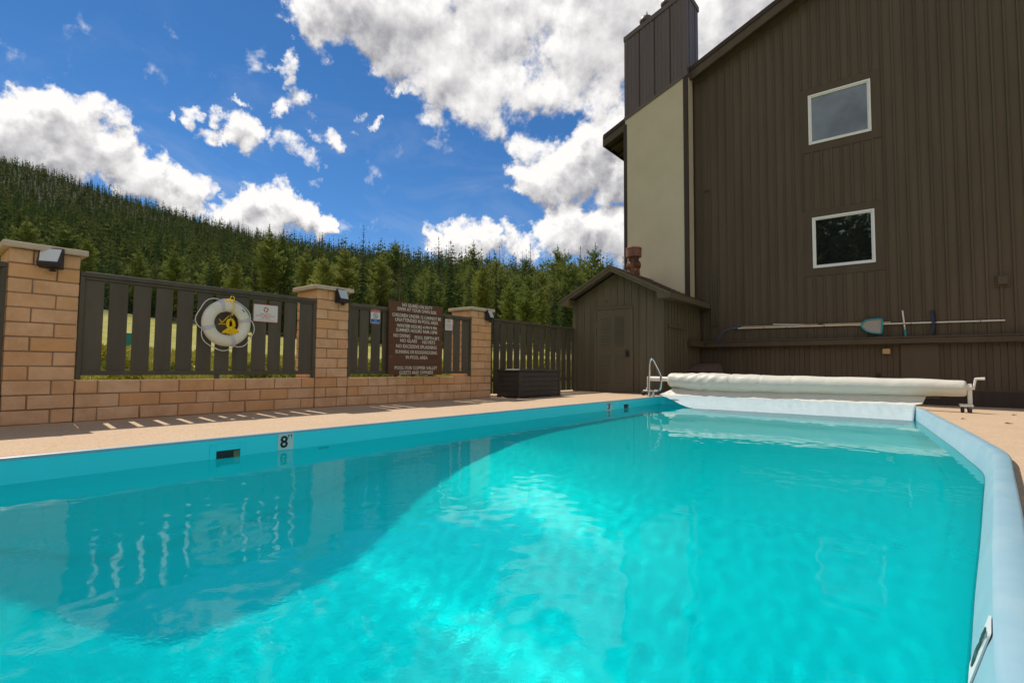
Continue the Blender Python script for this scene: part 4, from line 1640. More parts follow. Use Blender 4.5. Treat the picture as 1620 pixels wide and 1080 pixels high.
# chimney chase
CY = 14.45
CX0, CX1 = -7.12, -5.16
mid = lambda x: 8.47 + .398 * (x + 7.06)
topz = lambda x: 11.02 + .35 * (x + 7.12)
mb = MB()
mb.prism([(CX0, CY, -.2), (CX1, CY, -.2), (CX1, CY, mid(CX1)), (CX0, CY, mid(CX0))], (0, W - CY - .001, 0))
mb.build('chimney_chase', M['stucco'], bt, label='cream stucco chimney chase')
mb = MB()
mb.box(CX1 - .11, CX1 + .018, CY - .018, CY - .001, 2.3, mid(CX1) - .03, .003)
mb.box(CX1 + .0005, CX1 + .018, CY - .0005, CY + .05, 2.3, mid(CX1) - .03, .003)
mb.build('corner_trim', M['brown_dark'], bt)
mb = MB()
mb.box(CX1 + .001, CX1 + .02, W - .09, W - .002, 2.3, mid(CX1) + .02, .003)
mb.build('corner_trim', M['brown_dark'], bt)
mb = MB()
mb.box(CX0 - .05, CX0 + .06, CY - .014, CY - .001, 2.3, mid(CX0) - .16, .003)
mb.box(CX0 - .05, CX0 - .001, CY, W - .002, 2.3, mid(CX0) - .16, .003)
mb.build('corner_trim', M['brown_dark'], bt)
core = MB()
core.prism([(CX0 + .01, CY + .012, mid(CX0) + .001), (CX1 - .01, CY + .012, mid(CX1) + .001), (CX1 - .01, CY + .012, topz(CX1)), (CX0 + .01, CY + .012, topz(CX0))], (0, .98, 0))
ch = core.build('chimney_top', M['metal_clad'], bt, label='brown metal clad chimney top')
npan = 4
pw = (CX1 - CX0) / npan
for q in range(npan):
    xa, xb = CX0 + q * pw, CX0 + (q + 1) * pw
    mb = MB()
    mb.prism([(xa + .006, CY - .004, mid(xa)), (xb - .006, CY - .004, mid(xb)), (xb - .006, CY - .004, topz(xb)), (xa + .006, CY - .004, topz(xa))], (0, .015, 0))
    for r_ in (.25, .5, .75):
        xr = xa + pw * r_
        mb.prism([(xr - .03, CY - .004, mid(xr)), (xr + .03, CY - .004, mid(xr)), (xr + .012, CY - .016, mid(xr)), (xr - .012, CY - .016, mid(xr))], (0, 0, topz(xr) - mid(xr)))
    mb.build('metal_panel', M['metal_clad'], ch)
    if q:
        mb = MB()
        mb.box(xa - .012, xa + .012, CY - .026, CY + .004, mid(xa) + .02, topz(xa))
        mb.build('seam', M['brown_dark'], ch)
for q in range(2):
    ya, yb = CY + q * .5, CY + (q + 1) * .5
    mb = MB()
    mb.box(CX1 - .006, CX1 + .006, ya + .008, yb - .008, mid(CX1) + .0, topz(CX1))
    mb.box(CX1 + .004, CX1 + .02, ya + .2, ya + .27, mid(CX1), topz(CX1))
    mb.build('metal_panel', M['metal_clad'], ch)
mb = MB()
mb.prism([(CX0 - .03, CY - .03, mid(CX0) - .045), (CX1 + .035, CY - .03, mid(CX1) - .045), (CX1 + .035, CY - .03, mid(CX1) + .06), (CX0 - .03, CY - .03, mid(CX0) + .06)], (0, .024, 0))
mb.prism([(CX1 + .02, CY - .005, mid(CX1) - .045), (CX1 + .02, W + .4, mid(CX1) - .045), (CX1 + .02, W + .4, mid(CX1) + .06), (CX1 + .02, CY - .005, mid(CX1) + .06)], (.016, 0, 0))
mb.build('flashing', M['metal_clad'], ch)
mb = MB()
mb.prism([(CX0 - .03, CY - .035, topz(CX0) - .06), (CX1 + .035, CY - .035, topz(CX1) - .06), (CX1 + .035, CY - .035, topz(CX1) + .09), (CX0 - .03, CY - .035, topz(CX0) + .09)], (0, 1.06, 0))
mb.build('cap_flashing', M['metal_clad'], ch)
mb = MB()
mb.box(CX0 - .012, CX0 + .10, CY - .022, CY - .005, mid(CX0) + .02, topz(CX0) - .02)
mb.build('corner_strip', M['metal_clad'], ch)
mb = MB()
mb.box(CX1 - .12, CX1 + .016, CY - .022, CY - .005, mid(CX1) + .02, topz(CX1) - .02)
mb.build('corner_strip', M['metal_clad'], ch)
for fx_, fy_ in ((-6.55, 14.8), (-5.85, 14.8)):
    z = topz(fx_) + .08
    mb = MB()
    mb.lathe([(.10, 0), (.10, .22), (.20, .24), (.215, .30), (.17, .40), (.03, .47)], fx_, fy_, 18, z)
    fo = mb.build('vent_cowl', M['metal_clad'], ch, 45)
    mb = MB()
    mb.tube([(fx_ + .02, fy_, z + .46), (fx_ + .02, fy_, z + .62)], [.04, .004], 6)
    mb.build('spike', M['metal_clad'], ch)

# ================================================================== cover reel at the far end
RY = 11.62
RZ = .365
t = thing('cover_reel', 'long white pool cover reel on wheeled stands with the rolled bubble cover', 'pool cover reel', (-2, RY, 0))
mb = MB()
mb.tube([(-5.14, RY, RZ + .03), (.62, RY, RZ - .015)], .056, 16)
mb.build('axle', M['vinyl_white'], t, True)
mb = MB()
nseg, nr = 150, 40
for i in range(nseg + 1):
    u = i / nseg
    x = -4.63 + 5.185 * u
    base = np.interp(u, [0, .004, .01, .05, .116, .25, .37, .59, .75, .89, .985, .997, 1], [.130, .150, .158, .172, .192, .198, .188, .164, .160, .148, .130, .124, .11])
    zc = np.interp(u, [0, .05, .116, .25, .4, 1], [.372, .360, .346, .334, .330, .338])
    for k in range(nr):
        a = 2 * PI * k / nr
        wr = .006 * math.sin(7 * x + 2.2 * math.sin(a)) + .004 * math.sin(19 * x + 3 * a) * (1 if u < .35 else .3)
        wr += (.010 * math.sin(26 * x + 5 * a) * math.exp(-((u - .15) / .07) ** 2))
        wr -= .012 * math.exp(-(((x * 1.05) % .62 - .31) / .008) ** 2)
        rr = base + wr * .8 + (.004 if (k % 10 == 0) else 0)
        mb.v.append((x, RY + rr * math.cos(a), zc + rr * math.sin(a) * (1 + .02 * math.sin(3 * x))))
for i in range(nseg):
    for k in range(nr):
        mb.f.append((i * nr + k, i * nr + (k + 1) % nr, (i + 1) * nr + (k + 1) % nr, (i + 1) * nr + k))
        mb.m.append(0)
mb.f += [tuple(range(nr)), tuple(nseg * nr + k for k in range(nr))[::-1]]
mb.m += [0, 0]
mb.build('rolled_cover', M['cover'], t, 180)
# sheet running from the roll over the rim and down to the water
mb = MB()
na, nb = 110, 26
for i in range(na + 1):
    u = i / na
    for k in range(nb + 1):
        v = k / nb
        # section: under the roll -> rim -> slope to the water -> floating edge
        if v < .38:
            q = v / .38
            y = RY - .02 + (11.40 - RY + .02) * q
            z = RZ - .17 + (.035 - RZ + .17) * q ** .8
            xl, xr = -4.56 - .22 * q ** 1.5, .02 - .06 * q
        elif v < .85:
            q = (v - .38) / .47
            y = 11.40 + (10.55 - 11.40) * q
            z = .035 + (WATER_Z + .004 - .035) * (q * q * (3 - 2 * q) * .6 + .4 * q) + .02 * math.sin(PI * q)
            xl, xr = -4.78 + 1.0 * q ** 1.15, -.12 - .03 * q
        else:
            q = (v - .85) / .15
            y = 10.55 - .03 * q
            z = WATER_Z + .004 - .014 * q
            xl, xr = -3.78 + .14 * q, -.15
        x = xl + (xr - xl) * u
        y += .008 * math.sin(5.1 * x) * min(1, v * 2) - .06 * u * min(1, max(0, (v - .4) * 4))
        wz = (.005 * math.sin(9 * x + 3 * v) + .004 * math.sin(23 * x + 8 * v) + .003 * math.sin(41 * x - 15 * v)) * (1 if .1 < v < .75 else .15)
        mb.v.append((x, y, z + wz))
for i in range(na):
    for k in range(nb):
        a = i * (nb + 1) + k
        mb.f.append((a, a + nb + 1, a + nb + 2, a + 1))
        mb.m.append(1 if k < .37 * nb else 0)  # cream strip beneath the roll: the roll's shade put into the colour
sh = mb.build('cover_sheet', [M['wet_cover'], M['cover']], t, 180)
so = sh.modifiers.new('thickness', 'SOLIDIFY')
so.thickness = .005
# stand with crank on the right
gz = deck_z(.6, RY)
mb = MB()
mb.box(.565, .625, RY - .035, RY + .035, gz + .14, RZ + .05, .006)
mb.build('post', M['vinyl_white'], t)
mb = MB()
mb.box(.46, .63, RY - .16, RY + .16, gz + .105, gz + .14, .006)
mb.build('foot', M['vinyl_white'], t)
for xx, yy in ((.585, RY - .13), (.49, RY - .10), (.585, RY + .13)):
    mb = MB()
    mb.tube([(xx - .022, yy, gz + .055), (xx + .022, yy, gz + .055)], .055, 18)
    w = mb.build('wheel', M['rubber'], t, True)
    mb = MB()
    mb.tube([(xx - .026, yy, gz + .055), (xx + .026, yy, gz + .055)], .018, 10)
    mb.build('hub', M['box_plastic'], w, True)
mb = MB()
mb.tube([(.60, RY, RZ - .02), (.66, RY, RZ - .02)], .03, 10)
mb.tube([(.645, RY - .01, RZ - .02), (.675, RY - .01, RZ + .14)], .017, 8)
mb.tube([(.665, RY - .01, RZ + .135), (.79, RY - .01, RZ + .14)], [.019, .023], 8)
mb.build('crank_handle', M['vinyl_white'], t, True)
# stand on the left
gz = deck_z(-5.15, RY)
mb = MB()
mb.box(-5.17, -5.12, RY - .03, RY + .03, gz + .12, RZ + .08, .006)
mb.build('post', M['vinyl_white'], t)
mb = MB()
mb.box(-5.27, -4.92, RY - .035, RY + .035, gz + .085, gz + .125, .006)
mb.box(-5.19, -5.11, RY - .03, RY + .03, gz + .126, gz + .18, .006)
mb.build('foot', M['vinyl_white'], t)
for yy in (RY - .14, RY + .14):
    mb = MB()
    mb.box(-5.20, -5.15, min(yy, RY), max(yy, RY), gz + .09, gz + .12)
    mb.build('axle_arm', M['vinyl_white'], t)
    mb = MB()
    mb.tube([(-5.235, yy, gz + .05), (-5.185, yy, gz + .05)], .05, 16)
    w = mb.build('wheel', M['rubber'], t, True)

# chrome grab rail at the far left corner
t = thing('grab_rail', 'bent stainless steel grab rail at the far left corner of the pool', 'hand rail', (-4.8, 11.0, 0))
P0 = [(-4.86, 0), (-4.86, .3), (-4.845, .70), (-4.835, .79), (-4.815, .838), (-4.785, .852), (-4.757, .83), (-4.73, .775), (-4.66, .64), (-4.60, .53), (-4.572, .45),
      (-4.568, .36), (-4.58, .24), (-4.60, .17), (-4.635, .14), (-4.68, .145), (-4.73, .15), (-4.755, .13), (-4.765, .09), (-4.768, .0)]
pts = []
for a, b in zip(P0[:-1], P0[1:]):
    for q in (0, .5):
        pts.append((a[0] + (b[0] - a[0]) * q, 11.0, a[1] + (b[1] - a[1]) * q))
pts.append((P0[-1][0], 11.0, P0[-1][1]))
for _ in range(2):
    pts = [pts[0]] + [tuple((np.array(pts[i - 1]) + 2 * np.array(pts[i]) + np.array(pts[i + 1])) / 4) for i in range(1, len(pts) - 1)] + [pts[-1]]
mb = MB()
mb.tube(pts, .0235, 14)
mb.build('rail', M['chrome'], t, 60)
for x in (-4.86, -4.768):
    mb = MB()
    mb.lathe([(.045, .0), (.045, .012), (.026, .028)], x, 11.0, 14, .003)
    mb.build('escutcheon', M['chrome'], t, 30)

# old wooden bin by the shed
t = thing('wooden_bin', 'dark brown wooden bin with sloping plank lid behind the cover reel', 'bin', (-4.7, 14.1, 0))
gz = deck_z(-4.7, 14.1)
x0, x1, y0, y1 = -4.99, -4.30, 13.85, 14.6
mb = MB()
mb.box(x0 + .03, x1 - .03, y0 + .06, y1, gz, .53)
mb.build('body', M['dark_wood'], t)
for k in range(4):
    mb = MB()
    ya, yb = y0 + k * .19, y0 + (k + 1) * .19 - .006
    za, zb = .56 + .205 * k / 4, .56 + .205 * (k + 1) / 4 - .004
    mb.prism([(x0 - .06 + .02 * k, ya, za), (x1 + .02 - .02 * k, ya, za), (x1 - .02 * (k + 1) + .02, yb, zb), (x0 - .06 + .02 * (k + 1), yb, zb)], (0, -.01, .024))
    mb.build('plank', M['dark_wood'], t)
mb = MB()
mb.prism([(x1 - .02, y0 + .01, .54), (x1 - .02, y1, .54), (x1 - .06, y1, .74)], (.02, 0, 0))
mb.build('gable_board', M['dark_wood'], t)

# ------------------------------------------------------------------ pool tools hung on the building wall
TY = W - .06


def TP(x, z, y=TY):
    return (x, y, z)


t = thing('rescue_hook', 'long white pole with a blue-grey looped rescue hook at its left end', 'rescue hook', (-2, TY, 1.75))
mb = MB()
mb.tube([TP(-4.02, 1.768), TP(1.367, 1.712)], .0165, 10)
mb.build('pole', M['vinyl_white'], t, True)
mb = MB()
mb.tube([TP(-4.09, 1.77), TP(-3.98, 1.768)], .026, 10)
mb.build('ferrule', M['hook_teal'] if 'hook_teal' in M else M['sign_blue'], t, True)
mb = MB()
for s, dz in ((0, 0), (1, .0)):
    o = .035 if s else 0
    mb.tube([TP(-4.09, 1.768 - dz), TP(-4.20, 1.77 - .004), TP(-4.33, 1.735 - o * .5), TP(-4.44 + o, 1.65 - o), TP(-4.53 + o * 1.2, 1.52 - o * .5), TP(-4.56 + o * 1.3, 1.40),
             TP(-4.53 + o, 1.30), TP(-4.47 + o * .3, 1.22), TP(-4.42, 1.165)], .0095, 8)
mb.build('hook', M['hook_blue'], t, True)

t = thing('wooden_pole', 'tan pole lying on the wall hooks just above the white pole', 'pole', (-2, TY - .02, 1.8))
mb = MB()
mb.tube([TP(-3.89, 1.803, TY - .01), TP(-.58, 1.765, TY - .01)], .0155, 10)
mb.build('pole', M['tan_pole'], t, True)
mb = MB()
mb.tube([TP(-2.06, 1.80, TY - .01), TP(-1.94, 1.798, TY - .01)], .026, 10)
mb.build('grip', M['box_plastic'], t, True)

t = thing('skimmer_net', 'teal rimmed leaf skimmer net on a pale pole hung on the brown wall', 'pool net', (-1, TY + .02, 1.7))
mb = MB()
mb.tube([TP(-3.1, 1.838, TY + .012), TP(-1.1, 1.72, TY + .012)][::1], .012, 8)
mb.build('pole', M['vinyl_white'], t, True)
O = [(-1.15, 1.705), (-1.12, 1.78), (-1.06, 1.835), (-.95, 1.853), (-.76, 1.856), (-.735, 1.83), (-.74, 1.66), (-.76, 1.52), (-.785, 1.505), (-.95, 1.53), (-1.06, 1.58), (-1.12, 1.645)]
mb = MB()
mb.tube([TP(x, z, TY - .035) for x, z in O], .018, 8, closed=True)
mb.build('rim', M['teal'], t, True)
mb = MB()
mb.prism([TP(x, z, TY - .032) for x, z in O], (0, .006, 0))
mb.build('mesh', M['net'], t)

t = thing('short_pole', 'short white rod with teal end standing on the wall ledge', 'rod', (-.33, TY, 1.5))
mb = MB()
mb.tube([TP(-.352, 2.03, TY - .02), TP(-.318, 1.60, TY - .02)], .017, 10)
mb.build('handle', M['vinyl_white'], t, True)
mb = MB()
mb.tube([TP(-.3185, 1.60, TY - .02), TP(-.308, 1.425, TY - .02)], .019, 10)
mb.build('end', M['teal'], t, True)
for z in (1.62, 1.70):
    mb = MB()
    x = -.318 - (z - 1.6) * .079
    mb.tube([TP(x, z, TY - .02), TP(x - .002, z + .02, TY - .02)], .0178, 10)
    mb.build('band', M['sign_red'], t, True)

t = thing('pool_brush', 'dark blue curved pool brush hung upright on the brown wall', 'brush', (.18, TY, 1.73))
mb = MB()
arc = [(.155, 1.985), (.178, 1.93), (.19, 1.85), (.193, 1.74), (.188, 1.62), (.178, 1.53), (.160, 1.485)]
mb.tube([TP(x, z, TY - .02) for x, z in arc], .022, 8)
mb.build('back', material('navy_plastic', (.03, .05, .13), .4)[0], t, True)
mb = MB()
for k in range(24):
    u = k / 23 * 5.99
    i = min(5, int(u))
    f = u - i
    x = arc[i][0] + (arc[i + 1][0] - arc[i][0]) * f
    z = arc[i][1] + (arc[i + 1][1] - arc[i][1]) * f
    mb.tube([TP(x + .01, z, TY - .02), TP(x + .06, z + rnd.uniform(-.004, .004), TY - .02)], [.009, .006], 5)
bo = mb.build('bristles', M['sign_dark'], t)
bo['kind'] = 'stuff'
for k, (x, z) in enumerate(((-3.31, 1.76), (-1.92, 1.745), (-.20, 1.73), (.98, 1.716))):
    mb = MB()
    mb.tube([(x, W - .003, z + .05), (x, TY - .045, z - .026), (x, TY - .06, z + .012)], .006, 6)
    tag(mb.build('wall_hook', M['rust']), ('small hook on the brown wall near the left end of the poles', 'small hook on the brown wall holding the poles left of the net',
        'small hook on the brown wall between teal handle and dark brush', 'small hook on the brown wall near the right end of the white pole')[k], 'hook', 'wall hooks under the poles')

# ------------------------------------------------------------------ dry leaves on the deck
for k, (x, y, r, lab) in enumerate(((.86, 9.45, .05, 'dry red brown leaf on the deck, nearest of the three leaves to the photo corner'),
                                    (1.12, 11.55, .035, 'dry orange leaf on the deck by the right edge of the photo'),
                                    (.42, 9.75, .03, 'small dark dry leaf on the deck beside the pale pool rim'))):
    z = deck_z(x, y) + .006
    mb = MB()
    mb.add([(x - r, y, z), (x - r * .3, y - r * .5, z + .012), (x + r * .5, y - r * .4, z + .004), (x + r, y + r * .1, z + .02), (x + r * .4, y + r * .5, z + .008), (x - r * .3, y + r * .45, z + .018),
            (x, y, z + .002)], [(6, 0, 1), (6, 1, 2), (6, 2, 3), (6, 3, 4), (6, 4, 5), (6, 5, 0)])
    tag(mb.build('dry_leaf', M['leaf_dry']), lab, 'leaf', 'dry leaves on the deck')

# green utility bin out on the meadow
d = sight(204, 500)
gx_, gy_ = d.x / math.hypot(d.x, d.y) * 46, d.y / math.hypot(d.x, d.y) * 46
gzz = float(terrain(gx_, gy_))
t = thing('utility_bin', 'small green bin far out on the meadow seen through a fence gap', 'bin', (gx_, gy_, gzz))
mb = MB()
mb.box(gx_ - .25, gx_ + .25, gy_ - .25, gy_ + .25, gzz - .1, gzz + .82, .02)
mb.build('body', M['bin_green'], t)
mb = MB()
mb.box(gx_ - .28, gx_ + .28, gy_ - .28, gy_ + .28, gzz + .822, gzz + .90, .02)
mb.build('lid', M['bin_green'], t)

# ================================================================== trees
class TreeBuf:
    def __init__(self):
        self.v, self.f = [], []

    def tri(self, a, b, c):
        i = len(self.v)
        self.v += [a, b, c]
        self.f.append((i, i + 1, i + 2))


def conifer(seed, width, levels, per, feather, kind):
    """unit-height conifer: (trunk MB, crown vertices, crown faces)"""
    r = random.Random(seed)
    tr = MB()
    lean = (r.uniform(-.012, .012), r.uniform(-.012, .012))
    tr.tube([(0, 0, -.05), (lean[0] * .4, lean[1] * .4, .35), (lean[0], lean[1], .97)], [.0125, .009, .0012], 6)
    B = TreeBuf()
    z0 = {'spruce': .05, 'pine': .14, 'dead': .12}[kind]
    for L in range(levels):
        u = (L + r.random() * .8) / levels
        z = z0 + (1 - z0) * u ** .93
        if kind == 'spruce':
            prof = (1 - u) ** .82 * (.72 + .28 * math.sin(min(1, u * 5) * PI / 2))
        elif kind == 'pine':
            prof = (math.sin(PI * (u * .78 + .17)) ** .75) * (1 - u ** 5)
        else:
            prof = (1 - u) ** .7
        n = per + (1 if r.random() < .5 else 0)
        for k in range(n):
            if kind != 'spruce' and r.random() < .12:
                continue
            a = r.uniform(0, 2 * PI)
            ln = max(.012, width * .5 * prof * r.uniform(.62, 1.18))
            if kind == 'spruce':
                rise = -.30 - .25 * (1 - u) + r.uniform(-.12, .12)
                if u > .8:
                    rise = .3 + r.uniform(-.1, .3)
            elif kind == 'pine':
                rise = .25 + .55 * u + r.uniform(-.25, .25)
            else:
                rise = r.uniform(-.25, .25)
            ca, sa = math.cos(a), math.sin(a)
            base = Vector((lean[0] * z, lean[1] * z, z))
            D = Vector((ca, sa, rise)).normalized() * ln
            S = Vector((-sa, ca, 0))
            if feather == 0:
                tip = base + D
                B.tri(base + S * ln * .16, base - S * ln * .16 + Vector((0, 0, .02)), tip)
                if r.random() < .7:
                    mid_ = base + D * .55
                    B.tri(mid_ + S * ln * .42, mid_ - S * ln * .42, mid_ + D * .3 + Vector((0, 0, -.03)))
                continue
            if kind == 'dead':
                tip = base + D
                B.tri(base + S * .002, base - S * .002, tip)
                for q in (.4, .65, .85):
                    p = base + D * q
                    s = 1 if r.random() < .5 else -1
                    B.tri(p, p + D * .02, p + S * s * ln * .4 + D * .2 + Vector((0, 0, r.uniform(-.02, .02))))
                continue
            steps = feather
            for q in range(steps):
                f = (q + .35 + r.random() * .5) / steps
                sag = (-.10 * f * f if kind == 'spruce' else .12 * f * f) * ln
                p = base + D * f + Vector((0, 0, sag))
                tl = ln * (.48 if kind == 'spruce' else .52) * (1.05 - .55 * f) * r.uniform(.7, 1.2)
                for s in (-1, 1):
                    e = p + S * (s * tl * .8) + D.normalized() * tl * .62 + Vector((0, 0, r.uniform(-.35, .12 if kind == 'spruce' else .5) * tl))
                    w = D.normalized() * tl * .30 + Vector((0, 0, r.uniform(-.1, .1) * tl))
                    B.tri(p - w, p + w, e)
                # hanging or standing needles give the branch body
                e = p + D.normalized() * tl * .45 + Vector((0, 0, (-.55 if kind == 'spruce' else .55) * tl))
                B.tri(p - D.normalized() * tl * .3, p + D.normalized() * tl * .35, e)
    # leader
    top = Vector((lean[0], lean[1], .96))
    B.tri(top + Vector((.006, 0, 0)), top + Vector((-.006, .004, 0)), top + Vector((0, 0, .045)))
    return tr, B


PROTO = {}
SPEC = {'spruce': [(11, .24), (12, .20), (13, .28), (14, .17)], 'pine': [(21, .34), (22, .42), (23, .30)], 'dead': [(31, .22)]}
for kind, lst in SPEC.items():
    for i, (sd, wd) in enumerate(lst):
        tr, B = conifer(sd, wd, {'spruce': 40, 'pine': 30, 'dead': 40}[kind], 6, 4, kind)
        leafm = M['deadwood'] if kind == 'dead' else M[kind]
        trunk_me = tr.mesh('trunk', M['bark'])
        crown_me = bpy.data.meshes.new('crown')
        crown_me.from_pydata(B.v, [], B.f)
        crown_me.materials.append(leafm)
        whole = bpy.data.meshes.new(kind + '_tree')
        b = len(tr.v)
        tr2, B2 = conifer(sd + 100, wd, 30, 5, 3, kind)
        b = len(tr2.v)
        whole.from_pydata(tr2.v + [tuple(p) for p in B2.v], [], tr2.f + [tuple(b + j for j in f) for f in B2.f])
        whole.materials.append(M['bark'])
        whole.materials.append(leafm)
        whole.polygons.foreach_set('material_index', [0] * len(tr2.f) + [1] * len(B2.f))
        PROTO[kind, i] = (trunk_me, crown_me, whole)


def at_px(px, dist):
    d = sight(px, 575)
    h = math.hypot(d.x, d.y)
    return d.x / h * dist, d.y / h * dist


def height_for(px, py, dist, zb):
    d = sight(px, py)
    return EYE + d.z / math.hypot(d.x, d.y) * dist - zb


# trees in front of the forest: (px of trunk, py of top, distance, kind, variant, label)
FRONT = [
    (30, 338, 66, 'pine', 0, 'bushy olive pine rising behind the leftmost block pillar'),
    (93, 347, 74, 'pine', 1, 'broad olive pine directly above the lamp on the leftmost pillar'),
    (130, 366, 60, 'pine', 2, 'olive pine just right of the leftmost pillar cap'),
    (205, 392, 70, 'spruce', 0, 'dark narrow spruce above the left part of the ring buoy fence'),
    (238, 400, 76, 'spruce', 1, 'narrow green spruce left of the bushy pine above the fence'),
    (268, 386, 62, 'pine', 0, 'bushy pine above the fence left of the ring buoy'),
    (326, 382, 60, 'spruce', 2, 'broad dark spruce above the ring buoy'),
    (368, 404, 56, 'pine', 2, 'light green young pine above the right side of the ring buoy'),
    (418, 352, 66, 'pine', 2, 'tall olive pine above the small white buoy sign'),
    (440, 361, 72, 'pine', 0, 'tall olive pine right behind the tallest pine over the fence'),
    (398, 384, 64, 'spruce', 3, 'dark slim spruce just left of the tallest olive pine'),
    (478, 386, 70, 'pine', 2, 'olive pine just left of the middle block pillar'),
    (510, 400, 60, 'pine', 1, 'bushy olive pine above the middle block pillar'),
    (541, 382, 64, 'pine', 0, 'pale olive pine right of the middle block pillar'),
    (570, 356, 62, 'spruce', 1, 'tall dark spruce above the small attention sign'),
    (600, 392, 70, 'pine', 2, 'yellow green pine left of the wooden rules board'),
    (629, 402, 58, 'dead', 0, 'grey brown dead conifer standing above the wooden rules board'),
    (646, 398, 66, 'spruce', 0, 'dark spruce right of the dead tree above the rules board'),
    (680, 398, 64, 'spruce', 1, 'mid green spruce above the right part of the rules board'),
    (712, 379, 62, 'spruce', 2, 'tall dark spruce above the right edge of the rules board'),
    (742, 416, 58, 'spruce', 3, 'slim dark spruce above the third block pillar'),
    (762, 408, 62, 'pine', 2, 'olive pine above the lamp on the third block pillar'),
    (784, 400, 66, 'spruce', 1, 'narrow dark spruce right of the third block pillar'),
    (806, 440, 55, 'pine', 0, 'yellow green pine above the left end of the tall fence'),
    (832, 452, 52, 'pine', 1, 'reddish olive bushy pine above the middle of the tall fence'),
    (852, 446, 58, 'pine', 2, 'light olive pine above the right half of the tall fence'),
    (876, 424, 60, 'spruce', 0, 'dark spruce just left of the shed roof'),
    (893, 419, 62, 'spruce', 2, 'tall dark spruce touching the left eave of the shed'),
    (914, 436, 70, 'spruce', 3, 'slim spruce showing above the left slope of the shed roof'),
]
n_front = 0
for (px, py, dist, kind, var, lab) in FRONT:
    dd = sight(px, 575)
    aa = math.atan2(dd.x, dd.y)
    dist = float(np.interp(aa, _maz, _rm)) * (dist / 62.0)
    x, y = at_px(px, dist)
    zb = float(terrain(x, y)) - .3
    h = max(4, height_for(px, py, dist, zb))
    root = thing({'spruce': 'spruce_tree', 'pine': 'pine_tree', 'dead': 'dead_tree'}[kind], lab, 'tree', (x, y, zb), 'trees standing before the forested hillside')
    rz = rnd.uniform(0, 6.28)
    for nm, me in zip(('trunk', 'crown'), PROTO[kind, var][:2]):
        o = bpy.data.objects.new(nm, me)
        col.objects.link(o)
        o.parent = root
        o.scale = (h, h, h)
        o.rotation_euler = (0, 0, rz)
    n_front += 1

# the forest behind them
rg = np.random.default_rng(12)
az_lo = math.atan2(sight(-70, 575).x, sight(-70, 575).y)
az_hi = math.atan2(sight(1010, 575).x, sight(1010, 575).y)
cand = []
tries = 0
n_try = 70000
A = rg.uniform(az_lo, az_hi, n_try)
Rm = np.interp(A, _maz, _rm) * 1.08
Rr = np.interp(A, _az, _rr)
Rd = np.sqrt(rg.uniform(0, 1, n_try) * ((Rr + 25) ** 2 - Rm ** 2) + Rm ** 2)
Rd = np.where(rg.random(n_try) < .30, Rm + (Rr - Rm) * rg.random(n_try) ** 1.6, Rd)
cell = {}
for a, d in zip(A, Rd):
    x, y = math.sin(a) * d, math.cos(a) * d
    s = 2.1 + d * .0026
    ring = int(math.log(2.1 + .0026 * d) / .0026)
    key = (ring, int(a * d / s))
    if key in cell:
        continue
    cell[key] = 1
    h = rg.normal(14, 2.3)
    h *= .62 + .38 * min(1, max(0, (d / float(np.interp(a, _maz, _rm)) - 1.05) / 1.2))
    h = min(19, max(6, h))
    h *= float(np.interp(d, [130, 480], [1, .66]))
    h *= rg.choice([.72, .9, 1, 1, 1.1, 1.22])
    cand.append((x, y, d, h))
cand = np.array(cand)
cz = terrain(cand[:, 0], cand[:, 1])
vis = cand[:, 3] / cand[:, 2]
order = np.argsort(-vis)
N_SINGLE = 300 - n_front
GRP = 'conifers of the forest on the hillside'
SECTORS = [(60, 'left of the leftmost lamp'), (135, 'above the leftmost block pillar'), (240, 'above the buoy fence left end'), (330, 'left of the ring buoy'),
           (400, 'above the ring buoy'), (470, 'above the small buoy sign'), (550, 'above the middle block pillar'), (615, 'above the attention sign'), (700, 'above the rules board'),
           (780, 'above the third block pillar'), (850, 'above the tall fence left half'), (900, 'above the tall fence right half'), (3000, 'beside the shed roof')]
for c in order[:N_SINGLE]:
    x, y, d, h = cand[c]
    u = rg.random()
    kind = 'pine' if u < .42 else 'spruce'
    if rg.random() < .015:
        kind = 'dead'
    var = int(rg.integers(0, len(SPEC[kind])))
    o = bpy.data.objects.new({'spruce': 'spruce_tree', 'pine': 'pine_tree', 'dead': 'dead_tree'}[kind], PROTO[kind, var][2])
    col.objects.link(o)
    o.location = (x, y, cz[c] - .3)
    o.scale = (h, h, h)
    o.rotation_euler = (0, 0, rg.uniform(0, 6.28))
    az = math.atan2(x, y)
    place_ = next(nm for lim, nm in SECTORS if az < math.atan2(sight(lim, 575).x, sight(lim, 575).y))
    q = d / float(np.interp(az, _maz, _rm))
    tier = 'forest edge' if q < 1.45 else 'lower forest' if q < 2.0 else 'mid forest'
    tag(o, {'spruce': 'narrow dark green spruce in the ', 'pine': 'olive green pine in the ', 'dead': 'grey dead conifer in the '}[kind] + tier + ' ' + place_, 'tree', GRP)

